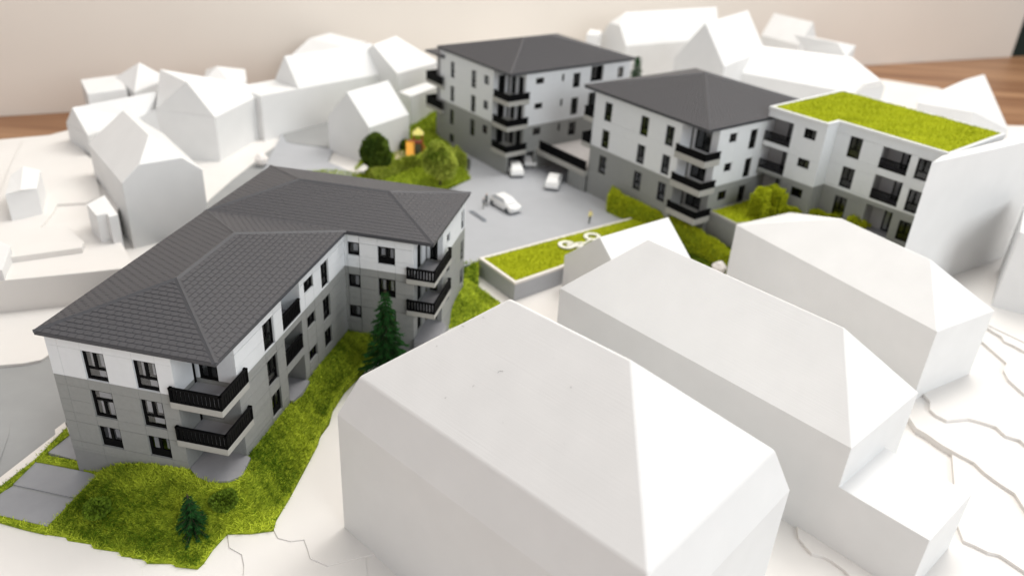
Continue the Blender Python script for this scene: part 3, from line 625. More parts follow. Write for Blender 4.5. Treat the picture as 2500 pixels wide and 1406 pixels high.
wF2 = [(13.95,15.12,-2.58,-1.22),(13.9,15.1,-6.0,-4.6),(13.85,15.08,-9.33,-7.97),(16.9,18.6,-3.04,-1.25),(16.9,18.6,-6.5,-4.56),(16.9,18.6,-9.8,-7.95)]
LX2, LY2 = 20.4, 26.85
facade(bl, fF2, X1, X2, ZT, ZB, wF2+[(LX2, X2+1, ZB+3.2, ZT)], ROWS, (), BAND, PL)
for wd in wF2: window(fF2, bl, *wd, 2)
wR2 = [(28.3,29.35,-2.75,-1.8)]+[(33.6,35.0,a,b) for a, b in ((-3.7,-1.5),(-7.35,-5.0),(-10.2,-8.3))]+[(28.3,29.35,-6.1,-5.1),(28.3,29.35,-9.4,-8.4)]
facade(bl, fR2, LY2, Y2-.301, ZT, ZB, wR2, ROWS, (31.5,), BAND, PL)
for wd in wR2: window(fR2, bl, *wd, 1)
facade(bl, fL, Y0+.301, Y2-.301, ZT, ZB, [], ROWS, (5,10,15,20,25,30), BAND, PL)
facade(bl, fB, X0, X2, ZT, ZB, [], ROWS, (5,10,15,20), BAND, PL)
# loggias: back and side walls, floors, balcony slabs, railings
def storey_walls(par, F, s0, s1, zt, zb, band, rows, name='loggia_wall', th=.25):
    for z0, z1, m in ((max(band, zb), zt, 'fwhite'), (zb, band, 'fgrey')):
        if z1 > z0: mb = MB(); F.box(mb, s0, s1, z0, z1, -th, 0); mb.build(name, M[m], par)
iA = Fac((0,LY), (1,0), (0,-1)); iB = Fac((LX,0), (0,1), (1,0))
def door_wall(par, F, s0, s1, zt, zb, band, doors, detail=1):
    facade(par, F, s0, s1, zt, zb, [d for d in doors], [band], (), band, None, .25)
    for d in doors: window(F, par, *d, detail, kind='door')
dA = [(10.55,12.1,-3.95,-1.35),(10.55,12.1,-7.35,-4.8),(10.55,12.1,-10.4,-8.15)]
door_wall(bl, iA, LX, X1-.301, ZT, ZB+3.4, BAND, dA)
storey_walls(bl, iB, Y0+.301, LY-.26, ZT, ZB+3.4, BAND, ROWS)
for zt in (-4.18, -7.62):
    mb = MB(); mb.prism([(9.85,.12),(13.92,.12),(13.92,3.95),(X1+.004,3.95),(X1+.004,LY-.004),(LX+.004,LY-.004),(LX+.004,Y0-.004),(9.85,Y0-.004)], zt-.56, zt-.02); mb.build('balcony_slab', M['slab'], bl, .04, 2)
    mb = MB(); mb.prism([(LX+.05,.25),(13.78,.25),(13.78,LY-.1),(LX+.05,LY-.1)], zt-.02, zt+.03); mb.build('balcony_floor', M['floor'], bl)
    rail(bl, [(9.95,.36),(9.95,.22),(13.82,.22),(13.82,3.85),(13.66,3.85)], zt+1.22, zt, pw=.12)
# middle loggia in the long side
for zt, zb in ((-.4,-3.66),(-4.35,-7.13),(-7.85,-10.7)):
    mB = MB(); fb = Fac((X1-1.7,0), (0,1), (1,0)); m = 'fwhite' if zt > -1 else 'fgrey'
    fb.box(mB, 10.25, 13.45, zb-.3, zt, -.2, 0); mB.build('loggia_wall', M[m], bl)
    for ss in (10.22, 13.48):
        mB = MB(); d = -.1 if ss < 12 else .0; mB.box(X1-1.7, X1-.31, ss+d, ss+d+.1, zb-.3, zt); mB.build('loggia_wall', M[m], bl)
    mB = MB(); mB.box(X1-1.69, X1-.02, 10.26, 13.44, zb-.28, zb+.04); mB.build('balcony_floor', M['floor'], bl)
    window(Fac((X1-1.64,0), (0,1), (1,0)), bl, 10.45, 12.1, zb+.1, zt-.35, 1, off=.12, kind='door')
for zb in (-3.62, -7.1): rail(bl, [(X1-.1,10.3),(X1-.1,13.4)], zb+1.35, zb+.05, gap=.26)
# far corner loggia
iA2 = Fac((0,LY2), (1,0), (0,-1)); iB2 = Fac((LX2,0), (0,1), (1,0))
door_wall(bl, iA2, LX2, X2-.301, ZT, ZB+3.0, BAND, [(20.7,21.5,-3.95,-1.35),(20.7,21.5,-7.35,-4.8),(20.7,21.5,-10.6,-8.1)])
door_wall(bl, iB2, Y1+.301, LY2-.26, ZT, ZB+3.0, BAND, [(24.0,25.4,-3.95,-1.2),(24.0,25.4,-7.35,-4.7),(24.0,25.4,-10.6,-8.1)])
for zt in (-4.05, -7.45):
    mb = MB(); mb.prism([(19.75,Y1-.28),(22.55,Y1-.28),(22.55,28.2),(X2+.004,28.2),(X2+.004,LY2-.004),(LX2+.004,LY2-.004),(LX2+.004,Y1-.004),(19.75,Y1-.004)], zt-.52, zt-.02); mb.build('balcony_slab', M['slab'], bl, .04, 2)
    mb = MB(); mb.prism([(LX2+.05,Y1-.2),(22.45,Y1-.2),(22.45,LY2-.1),(LX2+.05,LY2-.1)], zt-.02, zt+.03); mb.build('balcony_floor', M['floor'], bl)
    rail(bl, [(19.85,Y1-.03),(19.85,Y1-.18),(22.47,Y1-.18),(22.47,28.1),(22.3,28.1)], zt+1.12, zt, gap=.27)
mb = MB(); mb.prism([(LX+.02,.45),(11.2,-.2),(12.3,-.45),(13.7,-.05),(14.35,.75),(14.0,LY-.2),(X1+.02,LY-.01),(LX+.02,LY-.01)], -12.8, -10.44); mb.build('patio', M['floor'], bl)
mb = MB(); mb.prism([(LX2+.02,Y1+.35),(LX2+.1,Y1-.3),(21.9,Y1-.3),(22.6,Y1+1.5),(22.6,LY2-.5),(X2+.02,LY2-.01),(LX2+.02,LY2-.01)], -12.8, -10.72); mb.build('patio', M['floor'], bl)
mb = MB(); mb.prism([(X1-1.6,10.28),(X1+.25,10.28),(X1+.45,11.6),(X1+.3,13.4),(X1-1.6,13.4)], -12.3, -10.5); mb.build('patio', M['floor'], bl)
mb = MB(); mb.box(1.6, X1-2.2, 4.2, Y2-1, ZB, ZT-.1); mb.build('added_dark_core', M['dark'], bl)  # dark box added inside so the windows stay dark
fascia_ring(bl, [(0,0),(W1,0),(W1,L1),(W2,L1),(W2,L2),(0,L2)], 0, .34)
hip_roof(bl, [(0,W1,0,L1),(0,W2,L1,L2)], .2551, 0, near=(11,-14,16))

# ======== middle building (square dark roof) and rear building
def mid_building(O, a, lp, lq, zt, label, wL, hL, logp, logq, zrows, band, rows_p, zfl, wR, slabx, ovh=.39):
    pass
ang = -.8975
b2 = empty('apartment_building', (8.217, 110.677, 0), -.899, 'middle apartment building with square dark roof, attached to the green roofed block', 'building', 'new three-storey apartment buildings')
LP, LQ, ZE = 22.4, 22.6, 3.614; o = .39
zt0, zb0 = ZE-.36, -14.0; BD = -4.3
R2w = [2.3, -1.5, -5.22, -9.0]
fl = [-.32, -4.05, -7.85]     # floor levels of the three balcony storeys
fLf = Fac((0,o), (1,0), (0,-1)); fRf = Fac((LP-o,0), (0,1), (1,0)); fBk = Fac((o,0), (0,1), (-1,0)); fBb = Fac((0,LQ-o), (1,0), (0,1))
cols2 = [(4.05,5.5),(10.92,12.36),(15.4,16.8)]
wins = [(a,b,z-2.55,z) for a, b in cols2 for z in R2w[:3]]
cell = [(10.75,12.4,-9.75,-9.05),(15.25,16.7,-9.85,-9.0)]
lg = 17.95
facade(b2, fLf, 2.0, LP-o, zt0, zb0, wins+cell+[(lg, LP, zb0+1, zt0)], [2.3,-.28,-1.5,-4.05,-5.22,-7.8,-9.0,-10.6], (8.3,), BD)
for w_ in wins: window(fLf, b2, *w_, 1)
for w_ in cell: window(fLf, b2, *w_, 1, kind='small')
lq_ = 2.62
wR = [(4.65,6.05,1.2,2.35),(8.75,10.08,-.28,2.25),(4.65,6.05,-2.6,-1.5),(8.75,10.1,-4.1,-1.55),(4.45,6.1,-6.45,-5.22),(8.55,9.95,-7.98,-5.24)]
facade(b2, fRf, lq_, LQ-o-.301, zt0, zb0, wR, [2.3,-.28,-1.5,-4.05,-5.22,-7.9], (12.5,16), BD)
for w_ in wR: window(fRf, b2, *w_, 1)
facade(b2, fBk, 3.501, LQ-o-.301, zt0, zb0, [(6,7.6,-.3,2.3),(6,7.6,-4.05,-1.5),(12,13.5,-.3,2.3),(12,13.5,-4.05,-1.5)], [-.28,-4.05], (9,15), BD)
facade(b2, fBb, o, LP-o, zt0, zb0, [], [-.28,-4.05], (6,12,18), BD)
door_wall(b2, Fac((0,lq_), (1,0), (0,-1)), lg, LP-o-.301, zt0, zb0+1, BD, [(18.35,20.9,z-2.8,z) for z in (2.6,-1.2,-5.0)]+[(18.9,20.7,-11.3,-9.0)])
door_wall(b2, Fac((lg,0), (0,1), (1,0)), o+.301, lq_-.26, zt0, zb0+1, BD, [])
for z in fl:
    mb = MB(); mb.prism([(17.6,.0),(LP+.15,.0),(LP+.15,lq_+.25),(LP-o+.004,lq_+.25),(LP-o+.004,lq_-.004),(lg+.004,lq_-.004),(lg+.004,o-.004),(17.6,o-.004)], z-.85, z-.02); mb.build('balcony_slab', M['slab'], b2, .06, 2)
    rail(b2, [(17.7,.3),(17.7,.1),(LP+.05,.1),(LP+.05,lq_+.15)], z+.88, z, True)
# left end loggia over the courtyard deck
fI = Fac((2.0,0), (0,1), (-1,0)); 
facade(b2, fI, o+.301, 3.2, zt0, zb0, [(.8,3.0,-.3,2.4),(.8,3.0,-4.1,-1.3),(.8,3.0,-8.0,-5.2)], [-.28,-4.05], (), BD)
[window(fI, b2, .8, 3.0, z-2.7, z, 0, kind='door') for z in (2.4, -1.3, -5.2)]
facade(b2, Fac((0,3.2), (1,0), (0,-1)), o, 1.699, zt0, zb0, [], [-.28,-4.05], (), BD)
for z in (-.45, -4.2):
    mb = MB(); mb.box(.2, 1.99, .2, 3.19, z-.7, z); mb.build('balcony_slab', M['slab'], b2, .05, 2)
    rail(b2, [(1.95,.3),(.3,.3),(.3,3.1)], z+1.25, z+.02, True)
mb = MB(); mb.box(3.8, LP-5.2, 3.6, LQ-1, zb0, zt0-.1); mb.build('added_dark_core', M['dark'], b2)  # added dark filler, stops light showing through the windows
fascia_ring(b2, [(0,0),(LP,0),(LP,LQ),(0,LQ)], ZE, .36)
hip_roof(b2, [(0,LP,0,LQ)], .275, ZE, .62, .43, .05)

# courtyard deck between the middle and the rear building, over the garage entrance (b2 frame)
dk = empty('courtyard_deck', (8.217, 110.677, 0), -.899, 'raised courtyard deck over the dark garage entrance between two apartment blocks', 'deck')
mb = MB(); mb.box(-9.2, 1.98, -.25, 14, -9.05, -8.3); mb.build('deck_slab', M['slab'], dk, .08, 2)
mb = MB(); mb.box(-9.2, 1.98, .05, 13.9, -8.295, -8.22); mb.build('deck_floor', mat('deck_paving', (.36,.34,.33), .6, .05, 1), dk)
rail(dk, [(-8.6,.0),(1.9,.0)], -6.85, -8.18, True, 'deck_railing')
mb = MB(); mb.box(-1.6, 1.98, -.05, .25, -14, -9.06); mb.build('garage_wall', M['fgrey'], dk)
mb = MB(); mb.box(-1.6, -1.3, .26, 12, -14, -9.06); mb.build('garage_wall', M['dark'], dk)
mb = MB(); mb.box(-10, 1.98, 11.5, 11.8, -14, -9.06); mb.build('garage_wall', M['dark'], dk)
mb = MB(); mb.box(-9.19, -1.61, .3, 11.4, -11.9, -11.46); mb.build('garage_floor', M['asphalt_d'], dk)

# ======== rear building
b3 = empty('apartment_building', (-14.072, 128.658, 0), -.896, 'rear apartment building with dark roof and black corner balconies, farthest back', 'building', 'new three-storey apartment buildings')
LP, LQ, ZE = 19.18, 24.6, 3.70; zt0 = ZE-.36; zb0 = -14.5; BD = -4.5
fLf = Fac((0,o), (1,0), (0,-1)); fRf = Fac((LP-o,0), (0,1), (1,0)); fBk = Fac((o,0), (0,1), (-1,0)); fBb = Fac((0,LQ-o), (1,0), (0,1))
wins = [(a,b,z-h,z) for a, b, h in ((3.35,4.42,2.45),(9.08,10.32,2.6),(12.38,13.6,1.3)) for z in (2.05,-1.7,-5.45)]+[(3.3,4.6,-10.8,-9.45)]
lg = 14.75
facade(b3, fLf, o, LP-o, zt0, zb0, wins+[(lg, LP, -8.55, zt0)], [2.05,-1.7,-5.45,-8.0], (6.8,), BD)
for w_ in wins: window(fLf, b3, *w_, 1)
lq_ = 3.3
wR = [(5.1,6.6,1.6,2.48),(10.05,10.5,1.5,2.55),(12.3,13.7,.25,2.45),(21.5,22.75,.85,2.45),(5.1,6.6,-2.1,-1.25),(10.1,10.55,-2.28,-1.2),(12.3,13.7,-3.95,-1.3),(5.1,6.6,-6.08,-4.97),(10.0,10.45,-6.1,-4.96),(12.2,13.65,-7.2,-5.1)]
hl = [(15.8,18.4,.75,3.15),(15.8,18.4,-3.4,-.9)]
gar = (o, 5.66, -12, -8.55)
facade(b3, fRf, .4, LQ-o-.301, zt0, zb0, wR+hl+[(-.5, lq_, -8.55, zt0), (-.5, 5.66, -11.9, -8.55)], [-.28,-1.25,-4.05,-7.8], (8.4,19.5), BD)
for w_ in wR: window(fRf, b3, *w_, 1)
for h_ in hl: window(fRf, b3, *h_, 1, off=-.8, kind='door')
door_wall(b3, Fac((0,lq_), (1,0), (0,-1)), lg, LP-o-.301, zt0, -8.56, BD, [(15.2,16.3,z-2.9,z) for z in (2.6,-1.2,-5.0)]+[(16.9,18.2,z-2.9,z) for z in (2.6,-1.2,-5.0)])
door_wall(b3, Fac((lg,0), (0,1), (1,0)), o+.301, lq_-.26, zt0, -8.56, BD, [(1.3,2.6,z-2.9,z) for z in (2.4,-1.4,-5.2)])
facade(b3, fBk, o+.301, LQ-o-.301, zt0, zb0, [], [-.28,-4.05], (6,12,18), BD)
facade(b3, fBb, o, LP-o, zt0, zb0, [], [-.28,-4.05], (6,12), BD)
for z in (-.25, -3.95, -7.85):
    mb = MB(); mb.prism([(15.5,-.15),(LP+.1,-.15),(LP+.1,3.7),(LP-o+.004,3.7),(LP-o+.004,lq_-.004),(lg+.004,lq_-.004),(lg+.004,o-.004),(15.5,o-.004)], z-.75, z-.02); mb.build('balcony_slab', M['slab'], b3, .06, 2)
    rail(b3, [(15.6,.3),(15.6,-.05),(LP,-.05),(LP,3.65)], z+.95, z, True)
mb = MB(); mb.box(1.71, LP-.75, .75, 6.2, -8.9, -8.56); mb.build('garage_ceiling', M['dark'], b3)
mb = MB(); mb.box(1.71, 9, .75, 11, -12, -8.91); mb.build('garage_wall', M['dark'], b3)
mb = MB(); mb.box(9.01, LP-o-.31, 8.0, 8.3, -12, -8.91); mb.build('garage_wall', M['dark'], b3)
mb = MB(); mb.box(9.01, LP-o+.1, .72, 8.0, -11.9, -11.43); mb.build('garage_floor', M['asphalt'], b3)
# stack of balconies on the far end
mb = MB(); mb.prism([(-3.3,-.2),(1.69,-.2),(1.69,5),(-3.3,5)], 2.2, 2.55); mb.build('balcony_roof', M['roof'], b3, .05)
for z in (-2.1, -6.1):
    mb = MB(); mb.prism([(-3.2,-.1),(1.69,-.1),(1.69,5),(-3.2,5)], z-.6, z); mb.build('balcony_slab', M['slab'], b3, .05)
    rail(b3, [(1.6,.0),(-3.1,.0),(-3.1,4.9)], z+1.3, z+.02, True)
mb = MB(); mb.box(-1.4, .38, .9, 4.8, -14, 2.19); mb.build('balcony_core_wall', M['inner'], b3)
mb = MB(); mb.box(2.2, LP-2.2, 8.4, LQ-1, zb0, zt0-.1); mb.build('added_dark_core', M['dark'], b3)  # dark filler box added behind the windows to block light
fascia_ring(b3, [(0,0),(LP,0),(LP,LQ),(0,LQ)], ZE, .36)
hip_roof(b3, [(0,LP,0,LQ)], .255, ZE, .62, .43, .05)

# ======== flat roofed building with grass on top
b4 = empty('apartment_building', (30.94, 100.40, 2.811), -.862, 'flat-roofed apartment building with bright grass roof at the right back', 'building', 'new three-storey apartment buildings')
b4.scale = (.911, .911, .911)
A1, A2, S1_, D4, Z4 = 8.985, 23.76, 2.642, 18.15, 2.414
zb0 = -13; BD = -6.45
f1 = Fac((0,0), (1,0), (0,-1)); f2 = Fac((0,S1_), (1,0), (0,-1)); fs = Fac((A1,0), (0,1), (1,0)); fe = Fac((A2,0), (0,1), (1,0)); fz = Fac((0,0), (0,1), (-1,0)); fy = Fac((0,D4), (1,0), (0,1))
ro = [1.0, -3.1, -4.4, -7.2]
w1 = [(5.85,7.65,a,b) for a, b in ((-.35,1.0),(-4.35,-3.12),(-8.6,-7.3))]
l1 = [(-.3,4.15,-2.35,1.05),(-.3,4.15,-6.4,-3.02),(-.3,4.0,-10.6,-6.95)]
facade(b4, f1, 0, A1, Z4-.2, zb0, w1+l1, ro, (5.0,), BD)
for w_ in w1: window(f1, b4, *w_, 1)
w2 = [(11.05,12.84,a,b) for a, b in ((-1.85,.97),(-6.05,-3.2),(-10.2,-7.35))]+[(20.35,22.0,a,b) for a, b in ((-1.85,.84),(-6.2,-3.25),(-10.2,-7.5))]
l2 = [(15.6,19.4,-1.95,.9),(15.6,19.4,-6.15,-2.85),(15.6,19.3,-10.6,-7.0)]
facade(b4, f2, A1, A2, Z4-.2, zb0, w2+l2, ro, (14.2,), BD)
for w_ in w2: window(f2, b4, *w_, 1)
facade(b4, fs, .301, S1_-.001, Z4-.2, zb0, [], ro, (), BD)
facade(b4, fe, S1_+.301, D4-.301, Z4-.2, zb0, [], ro, (8,13), BD)
facade(b4, fz, 2.5, D4-.301, Z4-.2, zb0, [], ro, (8,13), BD)
facade(b4, fy, 0, A2, Z4-.2, zb0, [], ro, (8,16), BD)
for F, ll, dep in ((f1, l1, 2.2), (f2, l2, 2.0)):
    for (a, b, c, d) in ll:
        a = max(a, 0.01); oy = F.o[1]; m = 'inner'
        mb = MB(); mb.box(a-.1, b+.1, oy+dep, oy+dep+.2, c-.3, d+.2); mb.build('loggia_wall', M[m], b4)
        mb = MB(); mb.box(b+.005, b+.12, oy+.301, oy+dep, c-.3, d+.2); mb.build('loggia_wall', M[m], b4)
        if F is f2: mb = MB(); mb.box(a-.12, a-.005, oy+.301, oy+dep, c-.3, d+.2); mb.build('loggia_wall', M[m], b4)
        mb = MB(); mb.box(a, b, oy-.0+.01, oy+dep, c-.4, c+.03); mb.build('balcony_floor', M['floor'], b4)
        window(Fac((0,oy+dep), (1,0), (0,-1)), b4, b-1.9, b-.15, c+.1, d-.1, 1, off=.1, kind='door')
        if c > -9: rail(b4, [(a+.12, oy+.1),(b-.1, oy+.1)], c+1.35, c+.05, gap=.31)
mb = MB(); mb.box(.6, A2-.6, S1_+2.6, D4-.6, zb0, Z4-1.3); mb.build('added_dark_core', M['dark'], b4)  # added dark box, keeps the ground floor windows from looking lit
poly = [(-.12,-.12),(A1+.12,-.12),(A1+.12,S1_-.12),(A2+.12,S1_-.12),(A2+.12,D4+.1),(-.12,D4+.1)]
def ring(par, name, outer, inner, z0, z1, m):
    mb = MB(); n = len(outer); V = [(p[0],p[1],z) for z in (z0, z1) for p in outer]+[(p[0],p[1],z) for z in (z0, z1) for p in inner]
    F = []
    for i in range(n):
        j = (i+1)%n; F += [(i,j,j+n,i+n),(i+2*n,i+3*n,j+3*n,j+2*n),(i+n,j+n,j+3*n,i+3*n),(i,i+2*n,j+2*n,j)]
    mb.add(V, F); return mb.build(name, m, par, .03, 2)
inn = [(.38,.38),(A1-.38,.38),(A1-.38,S1_+.38),(A2-.38,S1_+.38),(A2-.38,D4-.4),(.38,D4-.4)]
ring(b4, 'parapet', poly, inn, Z4-.45, Z4, mat('parapet_metal', (.66,.67,.68), .45))
mb = MB(); mb.prism(inn, Z4-1.2, Z4-.3); mb.build('roof', M['floor'], b4)
V, F = sheet_mesh([(x, y, Z4-.1) for x, y in inn], 1.2, zf=lambda x, y: Z4-.02+.05*math.sin(x*1.1)*math.cos(y*.9), skirt=.3)
mb = MB(); mb.add(V, F); gm = mb.build('grass_mat', M['roofgreen'], b4)
Pt = scatter(V, [f for f in F if len(f) == 3], 42); o_ = blades('roof_grass', Pt, .17, .07, M['grassroof'], gm, .9, fbm(Pt, .5, 3)*.7+rng.uniform(0,.45,len(Pt))); o_['kind'] = 'stuff'

# ---------------------------------------------------------------- underground garage block with planted roof
gp = [(-4.13,84.96,-10.95),(0.29,79.19,-10.95),(5.53,83.73,-10.95),(10.6,89.1,-10.95),(20.5,97.6,-10.95),(16.9,101.0,-10.95)]
gb = empty('garage_block', (gp[1][0], gp[1][1], 0), 0, 'long low garage block with bright grass roof and pale rim beside the courtyard', 'garage')
gl = [(p[0]-gp[1][0], p[1]-gp[1][1]) for p in gp]
cx = sum(p[0] for p in gl)/6; cy = sum(p[1] for p in gl)/6
mb = MB(); mb.prism(gl, -15, -11.2); mb.build('wall', mat('pale_grey_wall', (.42,.43,.455), .5, .02, 2), gb, .05, 2)
def inset(poly, d):
    out = []; n = len(poly); ar = sum(poly[i][0]*poly[(i+1)%n][1]-poly[(i+1)%n][0]*poly[i][1] for i in range(n)); sg = 1 if ar > 0 else -1
    for i in range(n):
        a, b, c = (Vector(poly[k][:2]) for k in ((i-1)%n, i, (i+1)%n))
        d1 = (b-a).normalized(); d2 = (c-b).normalized(); n1 = Vector((-d1.y,d1.x))*sg; n2 = Vector((-d2.y,d2.x))*sg
        k = (n1+n2).normalized(); q = b+k*d/max(.3, k.dot(n1)); out.append((q.x, q.y))
    return out
gi = inset(gl, .42)
ring(gb, 'parapet', gl, gi, -11.25, -10.95, M['kerb'])
V, F = sheet_mesh([(x, y, -11.02) for x, y in gi], 1.0, zf=lambda x, y: -10.98+.04*math.sin(x*1.3)*math.cos(y), skirt=.2)
mb = MB(); mb.add(V, F); gm = mb.build('grass_mat', M['roofgreen'], gb)
Pt = scatter(V, [f for f in F if len(f) == 3], 55); o_ = blades('roof_grass', Pt, .15, .06, M['grassroof'], gm, .9, fbm(Pt, .8, 4)*.6+rng.uniform(0,.45,len(Pt))); o_['kind'] = 'stuff'
# white flat ornament (two rings and knotted bars) lying on the grass
def flat_ring(mb, c, r0, r1, z0, z1, n=40, a0=0, a1=2*math.pi):
    V = []; Fc = []; full = a1-a0 > 6.2
    for i in range(n+(0 if full else 1)):
        t = a0+(a1-a0)*i/n
        for r, z in ((r0,z0),(r1,z0),(r1,z1),(r0,z1)): V.append((c[0]+r*math.cos(t), c[1]+r*math.sin(t), z))
    m = len(V)//4
    for i in range(n):
        j = (i+1)%m
        for k in range(4): Fc.append((i*4+k, i*4+(k+1)%4, j*4+(k+1)%4, j*4+k))
    mb.add(V, Fc)
c0 = (6.41,89.64,-10.8); c1 = (9.71,92.51,-10.8)
orn = empty('roof_ornament', (c0[0], c0[1], -10.86), 0, 'white flat ornament of two rings joined by bars lying on the garage grass roof', 'ornament')
dx_, dy_ = c1[0]-c0[0], c1[1]-c0[1]
mb = MB(); flat_ring(mb, (0,0), .62, 1.08, .0, .14); mb.build('ring', M['sign'], orn)
mb = MB(); flat_ring(mb, (dx_,dy_), .62, 1.10, .0, .14); mb.build('ring', M['sign'], orn)
mb = MB()
def flatbar(a, b, w, z0=.02, z1=.17):
    a = Vector(a); b = Vector(b); d = (b-a).normalized(); n = Vector((-d.y,d.x))*w/2; mb.prism([tuple(a-n),tuple(b-n),tuple(b+n),tuple(a+n)], z0, z1)
flatbar((.15,.05),(dx_*.62,dy_*.30),.26); flatbar((.25,-.38),(1.25,-.42),.22); flatbar((1.15,.35),(1.25,-.75),.24); flatbar((.2,.3),(1.0,.42),.22); flatbar((1.3,-.6),(dx_-.2,dy_-.9),.24); flatbar((.1,.3),(.15,-.4),.22)
flat_ring(mb, (1.55,-.15), .22, .46, .02, .16, 20)
mb.build('knot', M['sign'], orn)
# raised planting terrace right of the middle building
rg = empty('raised_garden', (8.217, 110.677, 0), -.899, 'grey-walled raised garden with grass between the middle building and the flat-roofed block', 'garden wall')
mb = MB(); rgz = -7.5
rgp = [(22.03,3.2),(26.6,3.0),(28,7.2),(45,7.2),(45,13.6),(22.03,11.2)]
mb.prism(rgp, -15, rgz-.25); mb.build('wall', M['fgrey'], rg, .05, 2)
V, F = sheet_mesh([(x, y, rgz) for x, y in inset(rgp, .3)], 1.5, zf=lambda x, y: rgz+.05*math.sin(x), skirt=.4)
ring(rg, 'wall_cap', rgp, inset(rgp, .3), rgz-.24, rgz+.02, M['slab'])
mb = MB(); mb.add(V, F); gm = mb.build('grass_mat', M['roofgreen'], rg)
Pt = scatter(V, [f for f in F if len(f) == 3], 30); o_ = blades('garden_grass', Pt, .22, .09, M['hedge'], gm, .9); o_['kind'] = 'stuff'

# ---------------------------------------------------------------- lawns with flocked fibres
LC = [(-30.92,46.86,-12.3),(-28.89,46.75,-11.3),(-26.46,46.43,-10.75),(-23.23,45.71,-10.5),(-21.75,44.68,-10.5),(-20.89,44.38,-10.55),(-19.89,44.56,-10.55),(-18.88,45.00,-10.55),(-19.03,47.19,-10.6),(-19.33,49.09,-10.6),(-18.29,54.67,-10.7),(-17.31,59.92,-10.65),(-15.71,66.41,-11),(-12.91,66.51,-10.95),(-9.65,66.14,-10.95),(-6.71,70.64,-10.85),(-5.03,78.50,-10.9),(-9,76,-11.1),(-6,82,-11.3)]
LO = [(-31.02,46.99,-12.5),(-31.76,44.52,-12.9),(-32.44,41.73,-13.05),(-32.16,41.10,-13.15),(-30.67,40.95,-13.15),(-30.38,40.67,-13.15),(-28.62,40.47,-13.15),(-28.27,40.11,-13.15),(-26.39,39.93,-13.15),(-26.06,39.58,-13.15),(-24.42,39.49,-13.15),(-24.10,39.15,-13.15),(-22.39,39.28,-13.15),(-22.06,39.02,-13.15),(-20.49,38.93,-13.15),(-20.26,39.45,-13.15),(-20.06,40.74,-13.15),(-19.60,42.14,-13.1),(-17.86,42.32,-13.05),(-16.32,42.76,-13),(-16.39,43.64,-12.95),(-16.00,46.30,-12.85),(-15.69,49.41,-12.8),(-15.40,52.43,-12.75),(-15.50,53.88,-12.7),(-15.16,55.42,-12.65),(-15.26,57.29,-12.65),(-14.82,60.06,-12.6),(-13.86,62.81,-12.6),(-13,66,-12.7),(-8,71,-12.8),(-1.87,76.26,-12.9),(-1.18,78.08,-12.9),(-3.81,81.02,-12.7),(-4.10,84.87,-11.5),(-4.9,84.9,-11.45),(-7.0,84.0,-11.42),(-8.2,79,-11.3),(-12,73,-11),(-22,60,-11),(-30,50,-12.2)]
def dense(pl, closed=False):
    out = []
    for a, b in zip(pl, pl[1:]+(pl[:1] if closed else [])):
        n = max(1, int(math.dist(a[:2], b[:2])/.6)); out += [tuple(a[i]+(b[i]-a[i])*k/n for i in range(3)) for k in range(n)]
    return out
ctrl = dense(LC)+dense(LO)
lawn = sheet('lawn', LO, M['lawn'], .8, ctrl, 2.5); struct(lawn)
V, F = sheet_mesh(LO, .8, ctrl)
blc, bls = math.cos(1.386-math.pi/2), math.sin(1.386-math.pi/2)
def in_building(x, y):
    dx, dy = x+33.463, y-47.266; u, v_ = dx*blc+dy*bls, -dx*bls+dy*blc     # local x, y
    if (OV-.05 < u < 13.66 and OV-.05 < v_ < 22.9) or (OV < u < 22.1 and 22.8 < v_ < 35.2): return True
    return (10.2 < u < 14.3 and -.45+.14*math.sin(u*7)+.6*abs(u-12.2)**2/4 < v_ < 2.9-.6*abs(u-13.6)) or (20.4 < u < 22.6 and 22.55 < v_ < 27) or (13.5 < u < 14.05 and 10.3 < v_ < 13.4)
tri = [f for f in F if len(f) == 3]
Pt = scatter(V, tri, 170); Pt = np.array([p for p in Pt if not in_building(p[0], p[1]) and p[1] < 68 or (p[1] >= 68 and random.random() < .4 and not in_building(p[0], p[1]))])
tn = (fbm(Pt*np.array([1,1,0]), .55, 5)-.5)*.9+(fbm(Pt*np.array([1,1,0]), 2.2, 6)-.5)*.5+.34+rng.normal(0,.20,len(Pt))
LE = np.array([p[:2] for p in LO]); d2 = np.full(len(Pt), 9.)
for i in range(len(LE)):
    a_, b_ = LE[i], LE[(i+1)%len(LE)]; ab = b_-a_; t_ = np.clip(((Pt[:,:2]-a_)@ab)/(ab@ab), 0, 1); d2 = np.minimum(d2, np.linalg.norm(Pt[:,:2]-a_-t_[:,None]*ab, axis=1))
edge = np.clip(1-d2/.45, 0, 1); tn = tn+edge*.55; keep = rng.uniform(0,1,len(Pt)) > edge*.55; Pt = Pt[keep]; tn = tn[keep]
near = Pt[:,1] < 68
for msk, hh, ww in ((near, .27, .042), (~near, .30, .07)):
    o_ = blades('lawn_grass', Pt[msk], hh, ww, M['grass'], None, 1.6, tn[msk], curl=.25); o_['kind'] = 'stuff'
def strip(nm, outline, dens, tintoff=.15, h=.22, base='lawn', ctrl=None):
    V, F = sheet_mesh(outline, 0); mb = MB()
    s_ = sheet(nm, outline, M[base], 0, None, 1.0); struct(s_)
    Pt = scatter(V, F, dens); o_ = blades(nm+'_grass', Pt, h, .045, M['grass'], None, 1.5, rng.normal(.35+tintoff,.25,len(Pt)), curl=.25); o_['kind'] = 'stuff'
strip('grass_strip', [(-38.36,43.12,-12.85),(-37.74,45.12,-12.85),(-36.80,48.40,-12.82),(-36.71,48.05,-12.85),(-37.06,45.44,-12.88),(-37.38,44.50,-12.9),(-37.99,42.49,-12.9)], 90, -.05)
